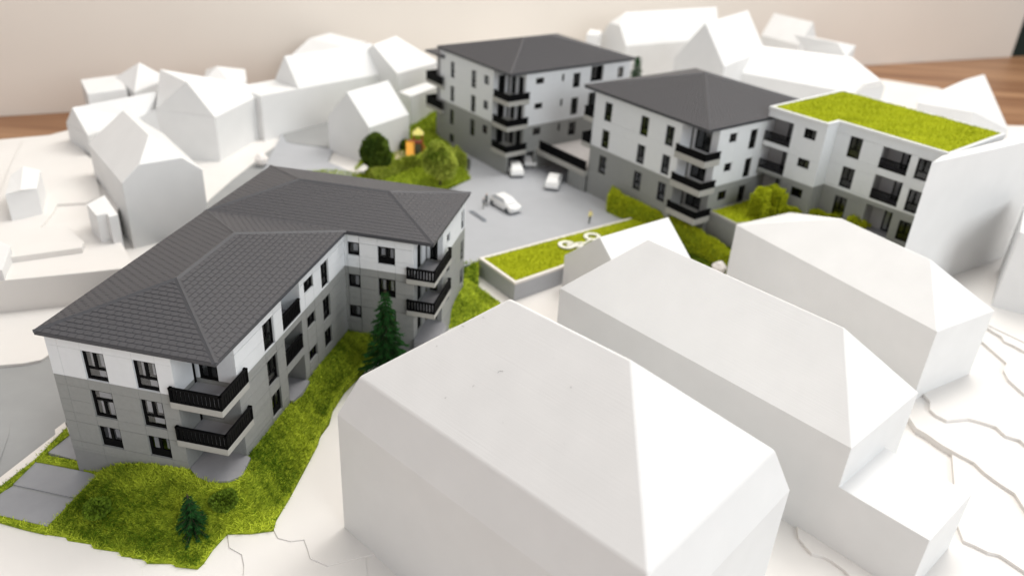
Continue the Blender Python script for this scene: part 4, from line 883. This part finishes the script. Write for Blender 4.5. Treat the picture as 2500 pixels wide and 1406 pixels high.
strip('grass_strip', [(-36.93,48.63,-12.82),(-36.51,51.01,-12.78),(-36.29,52.22,-12.75),(-35.73,51.46,-12.78),(-36.28,49.49,-12.82),(-36.43,48.80,-12.84)], 90, .2)
strip('grass_strip', [(-36.91,48.49,-12.82),(-36.56,48.91,-12.82),(-33.56,48.43,-12.8),(-31.22,47.44,-12.75),(-31.27,47.07,-12.8),(-33.14,47.71,-12.85),(-36.64,48.11,-12.85)], 90, .2)
strip('grass_strip', [(-38.28,42.93,-12.95),(-36.16,42.39,-12.97),(-32.44,41.68,-13),(-32.10,41.05,-13.05),(-33.81,41.38,-13.05),(-35.86,41.88,-13),(-37.93,42.35,-13)], 70, .3)
# lawns around the play area and behind
PL_ = [(-31.14,110.14,-11.4),(-28.17,111.53,-11.4),(-22.59,110.80,-11.4),(-22.50,115.20,-11.4),(-24.27,117.92,-11.5),(-24.5,112,-11.5),(-22,125,-11.3),(-18,134,-11),(-13.2,128.6,-11.1),(-9.78,122.27,-11.2),(-8.72,117.42,-11.3),(-7.00,111.33,-11.4),(-9.78,108.87,-11.4),(-13.03,106.41,-11.4),(-20.97,99.44,-11.4),(-29.55,103.94,-11.4)]
pl = sheet('play_lawn', PL_, M['lawn'], 1.5, None, 2); struct(pl)
V, F = sheet_mesh(PL_, 1.5); Pt = scatter(V, F, 45); o_ = blades('play_lawn_grass', Pt, .32, .09, M['grass'], None, 1.4, rng.normal(.45,.22,len(Pt))); o_['kind'] = 'stuff'
PB = [(-24,118,-11.4),(-12.9,127.8,-11.3),(-10,140,-9.6),(-18,146,-8.8),(-26,136,-9.5)]
pl = sheet('back_lawn', PB, M['lawn'], 2, None, 3); struct(pl)
V, F = sheet_mesh(PB, 2); Pt = scatter(V, F, 35); o_ = blades('back_lawn_grass', Pt, .35, .12, M['grass'], None, 1.4, rng.normal(.45,.2,len(Pt))); o_['kind'] = 'stuff'
st = sheet('play_path', [(-28.42,112.60,-11.36),(-23.44,112.09,-11.36),(-23.40,110.05,-11.36),(-27.80,109.95,-11.36)], M['kerb'], 0, None, .3); struct(st)
SL = [(14.5,98.5,-12.2),(21.5,92.5,-13.0),(27,86,-13.2),(32,90,-13),(34.5,97,-12.6),(24,92.5,-12.4),(20,100,-11.6)]
sl = sheet('slope_lawn', SL, M['lawn'], 1.5, None, 2); struct(sl)
V, F = sheet_mesh(SL, 1.5); Pt = scatter(V, F, 50); o_ = blades('slope_lawn_grass', Pt, .35, .09, M['bush'], None, 1.4, rng.normal(.75,.2,len(Pt))); o_['kind'] = 'stuff'

# ---------------------------------------------------------------- trees, hedges, shrubs
def spruce(loc, h, r, label, n=9000, stem=.10, mtl='spruce', w=.055, ln=.42):
    t = empty('spruce_tree', loc, 0, label, 'tree', 'dark green model spruces'); mb = MB(); mb.tube((0,0,-.4),(0,0,h*.96), stem, .03, 8); mb.build('trunk', M['bark'], t)
    P = []; N = []; T = []; L = []
    tiers = int(h/.42); mbr = MB()
    for i in range(tiers):
        f = i/tiers; z = h*(.05+.93*f); R = r*(1-f)**.95*(.9+.15*math.sin(i*2.1))+.10; nb = max(5, int(11-5*f))
        for k in range(nb):
            a = 2*math.pi*(k+random.random()*.7)/nb+i*.8; Rk = R*random.uniform(.72,1.14); dr = .30*Rk
            tip = Vector((math.cos(a)*Rk, math.sin(a)*Rk, z-dr)); base = Vector((0,0,z+.10)); mbr.tube(base, tip, .028, .01, 4)
            m_ = max(8, int(n/(tiers*9)*(Rk/(r*.55)))); 
            for q in range(m_):
                s_ = random.random()**.7; p = base.lerp(tip, s_)+Vector((0,0,-.12*s_)); side = Vector((-math.sin(a), math.cos(a), 0))*random.choice((-1,1))
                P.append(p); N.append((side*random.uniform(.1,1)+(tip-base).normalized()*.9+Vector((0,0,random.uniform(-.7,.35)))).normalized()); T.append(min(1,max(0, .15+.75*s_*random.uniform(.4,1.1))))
    mbr.build('branches', M['bark'], t)['kind'] = 'stuff'
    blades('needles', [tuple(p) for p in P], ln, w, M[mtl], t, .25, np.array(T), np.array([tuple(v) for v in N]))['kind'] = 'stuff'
    return t
spruce((-21.81,41.89,-12.95), 3.9, 1.3, 'small dark spruce at the front tip of the lawn', 16000, .07, w=.022, ln=.24)
sp2 = (-11.27,62.51,-12.2); spruce((sp2[0], sp2[1], -12.3), 9.2, 2.5, 'tall dark green spruce in the corner of the L-shaped building', 30000, .10, w=.035, ln=.34)
spruce((17.9,131.5,-11.4), 15.5, 2.2, 'spruce mostly hidden at the right edge of the rear building', 7000, .2, w=.10, ln=.7)
def crown(name, loc, rad, label, mtl, n, size, th=1.0, trunk=True, cat='tree', flat=1.0, lumps=16, group=None, egg=0, rough=.28):
    t = empty(name, loc, 0, label, cat, group)
    cz = th+rad*flat
    if trunk:
        mb = MB(); mb.tube((0,0,-.5),(0,0,cz), .16, .09, 8)
        for k in range(5): a = k*1.3; mb.tube((0,0,cz-rad*.5),(math.cos(a)*rad*.6, math.sin(a)*rad*.6, cz+rad*.3*math.sin(k)), .06, .02, 5)
        mb.build('trunk', M['bark'], t)
    cs = [(Vector((0,0,0)), .80)]
    for k in range(lumps):
        d = Vector(rng.normal(size=3)); d.normalize(); cs.append((d*.66, random.uniform(.24,.40)))
    P = []; N = []
    for c, rr in cs:
        m_ = int(n*rr*rr/sum(q*q for _, q in cs)); d = rng.normal(size=(m_,3)); d /= np.linalg.norm(d, axis=1)[:,None]
        p = np.array(c)+d*rr*rng.uniform(1-rough,1,(m_,1)); P.append(p); N.append(d)
    P = np.concatenate(P); N = np.concatenate(N)
    P[:,:2] *= (1-egg*np.clip(P[:,2],0,1))[:,None]
    P = P*np.array([rad, rad, rad*flat])+np.array([0,0,cz])
    tn = fbm(P, 1.6/size*.12, 9)*.9-.2+rng.uniform(0,.5,len(P))
    blades('crown', P, size, size*.8, M[mtl], t, .9, tn, N)['kind'] = 'stuff'
    return t
crown('round_tree', (-20.99,111.22,-11.45), 2.45, 'round dark green tree in front of the small white gabled house', 'leafdark', 12000, .30, 0.9, flat=1.12, lumps=22)
tr = (-11.20,108.31,-11.4); crown('round_tree', tr, 2.55, 'light green bushy tree on the lawn by the play area', 'leaflight', 12000, .30, .75, flat=1.15, lumps=24)
p_ = (-29.13,42.74,-12.2); crown('shrub', (p_[0], p_[1], idw(ctrl, p_[0], p_[1])+.3), .9, 'dark fluffy shrub on the lawn beside the grey parking pads', 'bush', 9000, .22, -.15, False, 'shrub', .7, 5, 'small fluffy shrubs on the front lawn', rough=.8)
p_ = (-19.95,43.33,-11.6); crown('shrub', (p_[0], p_[1], idw(ctrl, p_[0], p_[1])+.05), .95, 'dark fluffy shrub right of the small spruce', 'bush', 9000, .22, -.15, False, 'shrub', .8, 5, 'small fluffy shrubs on the front lawn', rough=.8)
crown('shrub', (-18.6,122.5,-11.3), 1.0, 'small dark shrub between the rear block and white houses', 'bush', 1500, .35, 0, False, 'shrub', .8, 5)
def hedge(label, path, h, w, n, zb, size=.28, mtl='hedge', wob=.15, slope=False):
    """hedge that follows a path; rounded section, fibres all over"""
    t = empty('hedge', (path[0][0], path[0][1], zb), 0, label, 'hedge'); ox, oy = path[0][:2]
    seg = []
    for (a, b) in zip(path[:-1], path[1:]): seg.append((Vector(a[:2]), Vector(b[:2]), (Vector(b[:2])-Vector(a[:2])).length, (a[2]-zb if slope else 0), (b[2]-zb if slope else 0)))
    tot = sum(s[2] for s in seg); P = []; N = []; mb = MB()
    for a, b, L, za, zb_ in seg:
        d = (b-a).normalized(); s = Vector((-d.y, d.x)); K = 9; V = []
        ea = a-d*w*.2; eb = b+d*w*.2
        for e in (ea, eb):
            for k in range(K):
                t_ = math.pi*k/(K-1); c, q = math.cos(t_), math.sin(t_); V.append((e.x+s.x*c*w*.44-ox, e.y+s.y*c*w*.44-oy, (-.8 if k in (0,K-1) else (h*.92)*min(1,q*1.25))+(za if e is ea else zb_)))
        mb.add(V, [(k,k+1,k+1+K,k+K) for k in range(K-1)]+[tuple(range(K)), tuple(range(K,2*K))[::-1]])
        m_ = int(n*L/tot)
        for _ in range(m_):
            x = random.uniform(-.15*w, L+.15*w); t_ = math.pi*random.random(); c, q = math.cos(t_), math.sin(t_); e = a+d*x
            wv = 1+wob*math.sin(x*1.7)+wob*.5*math.sin(x*4.1); P.append((e.x+s.x*c*w*.5-ox, e.y+s.y*c*w*.5-oy, (h*min(1,q*1.2)*wv*random.uniform(.85,1) if q > .25 else random.uniform(0,.5)*h)+za+(zb_-za)*min(1,max(0,x/L)))); N.append((s.x*c, s.y*c, q*.8+.1))
        for e, sg in ((a,-1),(b,1)):
            for _ in range(int(n*w*.5/tot)):
                c = random.uniform(-1,1); P.append((e.x+s.x*c*w*.45+d.x*sg*w*.25-ox, e.y+s.y*c*w*.45+d.y*sg*w*.25-oy, random.uniform(0,h*.95)+(za if sg < 0 else zb_))); N.append((d.x*sg+s.x*c*.3, d.y*sg+s.y*c*.3, .3))
    mb.build('hedge_core', M['lawn'], t)
    P = np.array(P); N = np.array(N); N /= np.linalg.norm(N, axis=1)[:,None]
    blades('hedge_leaves', P, size, size*.6, M[mtl], t, .9, .25+.5*N[:,2]*0+rng.uniform(-.1,.75,len(P)), N)['kind'] = 'stuff'
    return t
hp = [(15.70,109.06,-11.3), (13.51,106.23,-11.3), (12.79,101.96,-11.4), (14.65,100.62,-11.6), (18.90,100.80,-12), (21.44,98.50,-12.6), (22.88,93.53,-13.1)]
hedge('bright yellow-green hedge curling at the courtyard corner and running down the slope', [(hp[0][0]+.6,hp[0][1]+1.0,-11.4),(hp[1][0]+.3,hp[1][1]+.6,-11.4),(hp[2][0]+.5,hp[2][1]+.6,-11.4),(hp[3][0],hp[3][1]+.5,-11.5),(20.0,97.6,-12.0),(24.5,92.2,-12.6),(26.5,89.2,-13.0)], 2.7, 1.9, 24000, -12.0, .17, wob=.03, slope=True)
hedge('olive green hedge between the orange slide and the round trees', [(-20.70,108.63,-11.4), (-17.35,113.98,-11.4), (-13.80,117.70,-11.4), (-9.92,120.30,-11.4)], 1.5, 1.5, 8000, -11.5, .26, 'leaflight')
hedge('short hedge block beside the rear building wall', [(-10.20,116.38,-11.35), (-9.01,117.14,-11.35)], 1.8, 1.6, 2500, -11.4, .26, 'leaflight')
b2c, b2s = math.cos(-.899), math.sin(-.899)
def b2w(p, q, z=0): return (8.217+p*b2c-q*b2s, 110.677+p*b2s+q*b2c, z)
hedge('bright green hedge climbing over the raised garden in front of the loggia building', [(29.97,94.28,-7.5), (31.73,96.39,-7.5), (32.97,95.27,-7.5)], 3.2, 1.7, 8000, -7.6, .28)
hedge('low green hedge in front of the flat-roofed block ground floor', [(33.44,95.08,-7.5), (36.36,95.27,-7.5), (40.37,93.97,-7.5), (43.22,92.53,-7.5)], 1.1, 1.3, 6000, -7.6, .3)
crown('shrub', (41.77,92.09,-7.4), 1.2, 'yellow-green shrub by the ground floor windows of the flat-roofed block', 'hedge', 2500, .3, 0, False, 'shrub', .9, 6)
crown('shrub', b2w(27.0,3.0,-12.9), 1.5, 'dark green shrub below the raised garden wall', 'bush', 3000, .34, -.3, False, 'shrub', .8, 6)
crown('shrub', b2w(24.4,2.4,-12.9), 1.4, 'dull green shrub at the foot of the middle building', 'leafdark', 3000, .34, -.4, False, 'shrub', .8, 6)
# white foam trees behind the annex house
def foam(loc, r, label):
    t = empty('foam_tree', loc, 0, label, 'tree', 'white foam trees on the slope')
    bm = bmesh.new(); bmesh.ops.create_icosphere(bm, subdivisions=4, radius=r)
    for v_ in bm.verts: k = 1+.07*math.sin(v_.co.x*7)*math.sin(v_.co.y*6)+.05*math.sin(v_.co.z*9); v_.co = v_.co*k; v_.co.z = v_.co.z*.9+r*1.25
    me = bpy.data.meshes.new('crown'); bm.to_mesh(me); bm.free(); me.materials.append(M['fluff']); me.shade_smooth(); link('crown', me, t)
    mb = MB(); mb.tube((0,0,-.6),(0,0,r), .14, .10, 8); mb.build('trunk', M['fluff'], t)
foam((25.06,88.10,-12.9), .85, 'white foam ball tree, left of the pair behind the annex house')
foam((26.84,89.63,-12.6), 1.05, 'white foam ball tree, right of the pair against the hipped house')
foam((-37.87,111.56,-11.6), .95, 'pale foam ball tree at the street corner behind the long dark roof')

# ---------------------------------------------------------------- cars
def car(loc, rz, label):
    t = empty('car', loc, rz, label, 'car', 'white cars in the courtyard'); L, W_, H_ = 4.3, 1.75, 1.42
    st = [(-2.15,.34,.58,.70),(-2.05,.26,.80,.80),(-1.5,.24,.92,.85),(-1.0,.24,.96,.86),(-.3,.24,.97,.87),(.8,.24,.97,.87),(1.6,.25,.95,.86),(2.02,.28,.86,.82),(2.15,.36,.62,.72)]
    V = []; F = []
    for x, z0, z1, w2 in st:
        hw = w2
        for y, z in ((-hw,z0),(-hw*1.02,(z0+z1)/2),(-hw*.93,z1),(hw*.93,z1),(hw*1.02,(z0+z1)/2),(hw,z0)): V.append((x,y,z))
    for i in range(len(st)-1):
        for k in range(6): F.append((i*6+k, i*6+(k+1)%6, (i+1)*6+(k+1)%6, (i+1)*6+k))
    F += [tuple(range(6)), tuple(range(len(V)-6, len(V)))[::-1]]
    mb = MB(); mb.add(V, F); mb.build('body', M['car'], t, .10, 3)
    mb = MB(); cs = [(-1.15,.95,.80),(-.35,1.40,.62),(1.15,1.42,.62),(1.95,.95,.76)]
    V = []; F = []
    for x, z, hw in cs: V += [(x,-hw,.93),(x,-hw if z < 1 else -hw,z),(x,hw,z),(x,hw,.93)]
    for i in range(3):
        for k in range(3): F.append((i*4+k, i*4+k+1, i*4+k+5, i*4+k+4))
    mb.add(V, F); mb.build('cabin', M['car'], t, .08, 3)
    mb = MB(); mb.add([(-1.12,-.66,.99),(-.40,-.56,1.37),(-.40,.56,1.37),(-1.12,.66,.99)], [(0,1,2,3)]); o_ = mb.build('windscreen', M['carglass'], t); o_.location = (-.03,0,.03)
    for s in (-1, 1):
        mb = MB(); mb.add([(-.85,s*.765,1.0),(-.35,s*.66,1.33),(1.1,s*.66,1.34),(1.65,s*.76,1.0)], [(0,1,2,3)]); o_ = mb.build('side_window', M['carglass'], t); o_.location = (0, s*.02, .0)
        mb = MB(); mb.box(-2.17,-2.1,s*.62-.15,s*.62+.15,.58,.72); mb.build('headlight', M['carglass'], t)
    wm = None
    for x in (-1.35, 1.38):
        for s in (-1, 1):
            mb = MB(); mb.tube((x,s*.66,.32),(x,s*.89,.32), .33, .33, 18); mb.build('wheel', M['tyre'], t)
            
    return t
_car=car
def car(loc, rz, label):
    t = _car(loc, rz, label); t.scale = (1.2, 1.2, 1.2); return t
def heading(p, q): return math.atan2(q[1]-p[1], q[0]-p[0])
car((-1.62,101.44,-11.42), heading((-3.63,104.44,-11.4), (0.03,99.96,-11.4))+math.pi, 'white car parked nearest, with two figures beside it')
car((5.13,111.13,-11.42), heading((4.72,108.12,-11.4), (5.87,115.28,-11.4))+math.pi, 'white car driving out in front of the garage opening')
car((-0.72,115.40,-11.42), heading((-0.31,113.85,-11.4), (-1.31,118.67,-11.4))+math.pi, 'white car at the corner of the rear building, half under the balcony')
c_ = (1.47,119.98,-11.42); car((c_[0]-.3, c_[1], -11.42), heading((-0.31,113.85,-11.4), (-1.31,118.67,-11.4))+math.pi, 'white car standing in the shade inside the garage')

# ---------------------------------------------------------------- people
def skin_person(loc, rz, label, top, legs, hair, h=1.75, pose=0):
    t = empty('person', loc, rz, label, 'person'); s = h/1.75
    P = [(0,0,.93),(0,0,1.15),(0,0,1.40),(0,0,1.50),(0,-.01,1.62),(0,0,1.72),
         (-.18,0,1.40),(-.26,.03,1.14),(-.25,-.06-.05*pose,.92),(.18,0,1.40),(.27,.02,1.15),(.24,-.10-.14*pose,.98),
         (-.09,0,.88),(-.11,-.06,.48),(-.11,.02,.06),(-.11,-.14,.03),(.09,0,.88),(.12,.08,.48),(.12,.16,.06),(.12,.0,.03)]
    E = [(0,1),(1,2),(2,3),(3,4),(4,5),(2,6),(6,7),(7,8),(2,9),(9,10),(10,11),(0,12),(12,13),(13,14),(14,15),(0,16),(16,17),(17,18),(18,19)]
    Rr = [.15,.14,.15,.06,.10,.09,.07,.05,.04,.07,.05,.04,.09,.07,.05,.04,.09,.07,.05,.04]
    me = bpy.data.meshes.new('body'); me.from_pydata([(a*s,b*s,c*s) for a,b,c in P], E, []); me.update()
    o_ = link('body', me, t); o_.modifiers.new('skin','SKIN')
    for i, r in enumerate(Rr): me.skin_vertices[0].data[i].radius = (r*s*1.1, r*s*.9)
    me.skin_vertices[0].data[0].use_root = True
    sb = o_.modifiers.new('sub','SUBSURF'); sb.levels = 1; sb.render_levels = 2
    m = bpy.data.materials.new('figure_paint'); m.use_nodes = True; n = m.node_tree.nodes; l = m.node_tree.links; tc = n.new('ShaderNodeTexCoord'); sx = n.new('ShaderNodeSeparateXYZ'); l.new(tc.outputs['Object'], sx.inputs[0])
    r = n.new('ShaderNodeValToRGB'); r.color_ramp.interpolation = 'CONSTANT'; dv = n.new('ShaderNodeMath'); dv.operation = 'DIVIDE'; dv.inputs[1].default_value = 2*s; l.new(sx.outputs['Z'], dv.inputs[0]); l.new(dv.outputs[0], r.inputs[0])
    e = r.color_ramp.elements; e[0].position = 0; e[0].color = (*legs,1); e[1].position = .46; e[1].color = (*top,1); q = e.new(.745); q.color = (.55,.34,.25,1); q = e.new(.85); q.color = (*hair,1)
    l.new(r.outputs[0], n['Principled BSDF'].inputs['Base Color']); n['Principled BSDF'].inputs['Roughness'].default_value = .7; me.materials.append(m)
    return t
skin_person((9.71,98.10,-11.42), .6, 'tiny figure in a pale yellow top standing by the curled hedge', (.80,.70,.30), (.06,.07,.045), (.05,.03,.02), 1.95, 1)
skin_person((-4.21,101.74,-11.42), 2.0, 'tiny figure in dark clothes at the tail of the nearest car', (.02,.03,.028), (.04,.04,.035), (.02,.015,.01), 1.9)
skin_person((-4.55,100.83,-11.42), 1.0, 'tiny figure in grey clothes, left of the darkly dressed one', (.16,.17,.18), (.12,.12,.09), (.08,.05,.03), 1.6, 1)
# low metal bar on the paving and a small floor object by the car
bk = empty('parking_barrier', (-5.64,98.16,-11.42), 0, 'low grey metal barrier lying on the courtyard paving near the roof corner', 'barrier')
p0, p1 = (-6.27,99.29,-11.42), (-4.28,96.49,-11.42); dx_, dy_ = p1[0]-p0[0], p1[1]-p0[1]
o0 = (-5.64,98.16,-11.42)
for k in (0, 1):
    mb = MB(); oy = k*.3; mb.tube((p0[0]-o0[0]+oy, p0[1]-o0[1]+oy, .12),(p1[0]-o0[0]+oy, p1[1]-o0[1]+oy, .12), .07, .07, 8); mb.build('bar', M['steel'], bk)
for q in (0, 1):
    a_ = (p0, p1)[q]; mb = MB(); mb.box(a_[0]-o0[0]-.1, a_[0]-o0[0]+.4, a_[1]-o0[1]-.1, a_[1]-o0[1]+.4, 0, .1); mb.build('foot', M['steel'], bk)
# ---------------------------------------------------------------- play area
s0 = (-17.11,118.78,-11.4)
sd = struct(sheet('play_sand', [(-20.58,124.54,-11.3),(-15.91,126.91,-11.3),(-14.41,121.69,-11.3),(-15.69,117.63,-11.3),(-19.06,117.01,-11.3)], M['cream'], 0, None, .5))
pt = empty('play_tower', (s0[0], s0[1]+.6, -11.35), .15, 'red play tower with bright orange slide on pinkish sand', 'playground')
mb = MB(); mb.add([(-.62,-1.9,.05),(.62,-1.9,.05),(.62,.6,2.15),(-.62,.6,2.15),(-.62,-1.9,-.1),(.62,-1.9,-.1),(.62,.6,2.0),(-.62,.6,2.0)], [(0,1,2,3),(7,6,5,4),(0,4,5,1),(1,5,6,2),(2,6,7,3),(3,7,4,0)])
for s in (-.62, .54): mb.add([(s,-1.9,.0),(s+.08,-1.9,.0),(s+.08,.6,2.1),(s,.6,2.1),(s,-1.9,.3),(s+.08,-1.9,.3),(s+.08,.6,2.45),(s,.6,2.45)], [(0,3,2,1),(4,5,6,7),(0,1,5,4),(1,2,6,5),(2,3,7,6),(3,0,4,7)])
mb.build('slide', M['orange'], pt)
for x in (.6, 1.9):
    for y in (.6, 1.9): mb = MB(); mb.tube((x,y,-.2),(x,y,3.4), .09, .09, 8); mb.build('post', M['red'], pt)
mb = MB(); mb.box(-.2, 1.95, .55, 1.95, 1.9, 2.05); mb.build('platform', M['red'], pt)
mb = MB(); mb.add([(.4,.4,3.3),(2.1,.4,3.3),(2.1,2.1,3.3),(.4,2.1,3.3),(1.25,1.25,4.3)], [(0,1,4),(1,2,4),(2,3,4),(3,0,4),(3,2,1,0)]); mb.build('tower_roof', M['yellow'], pt)
mb = MB(); mb.box(.75, 1.75, .75, 1.75, .0, 1.85); mb.build('panel', M['olive'], pt)
mb = MB(); mb.add([(1.9,.5,1.9),(2.9,-.4,0),(3.1,-.2,0),(2.0,.8,1.9)], [(0,1,2,3)]); mb.build('ramp', M['red'], pt)
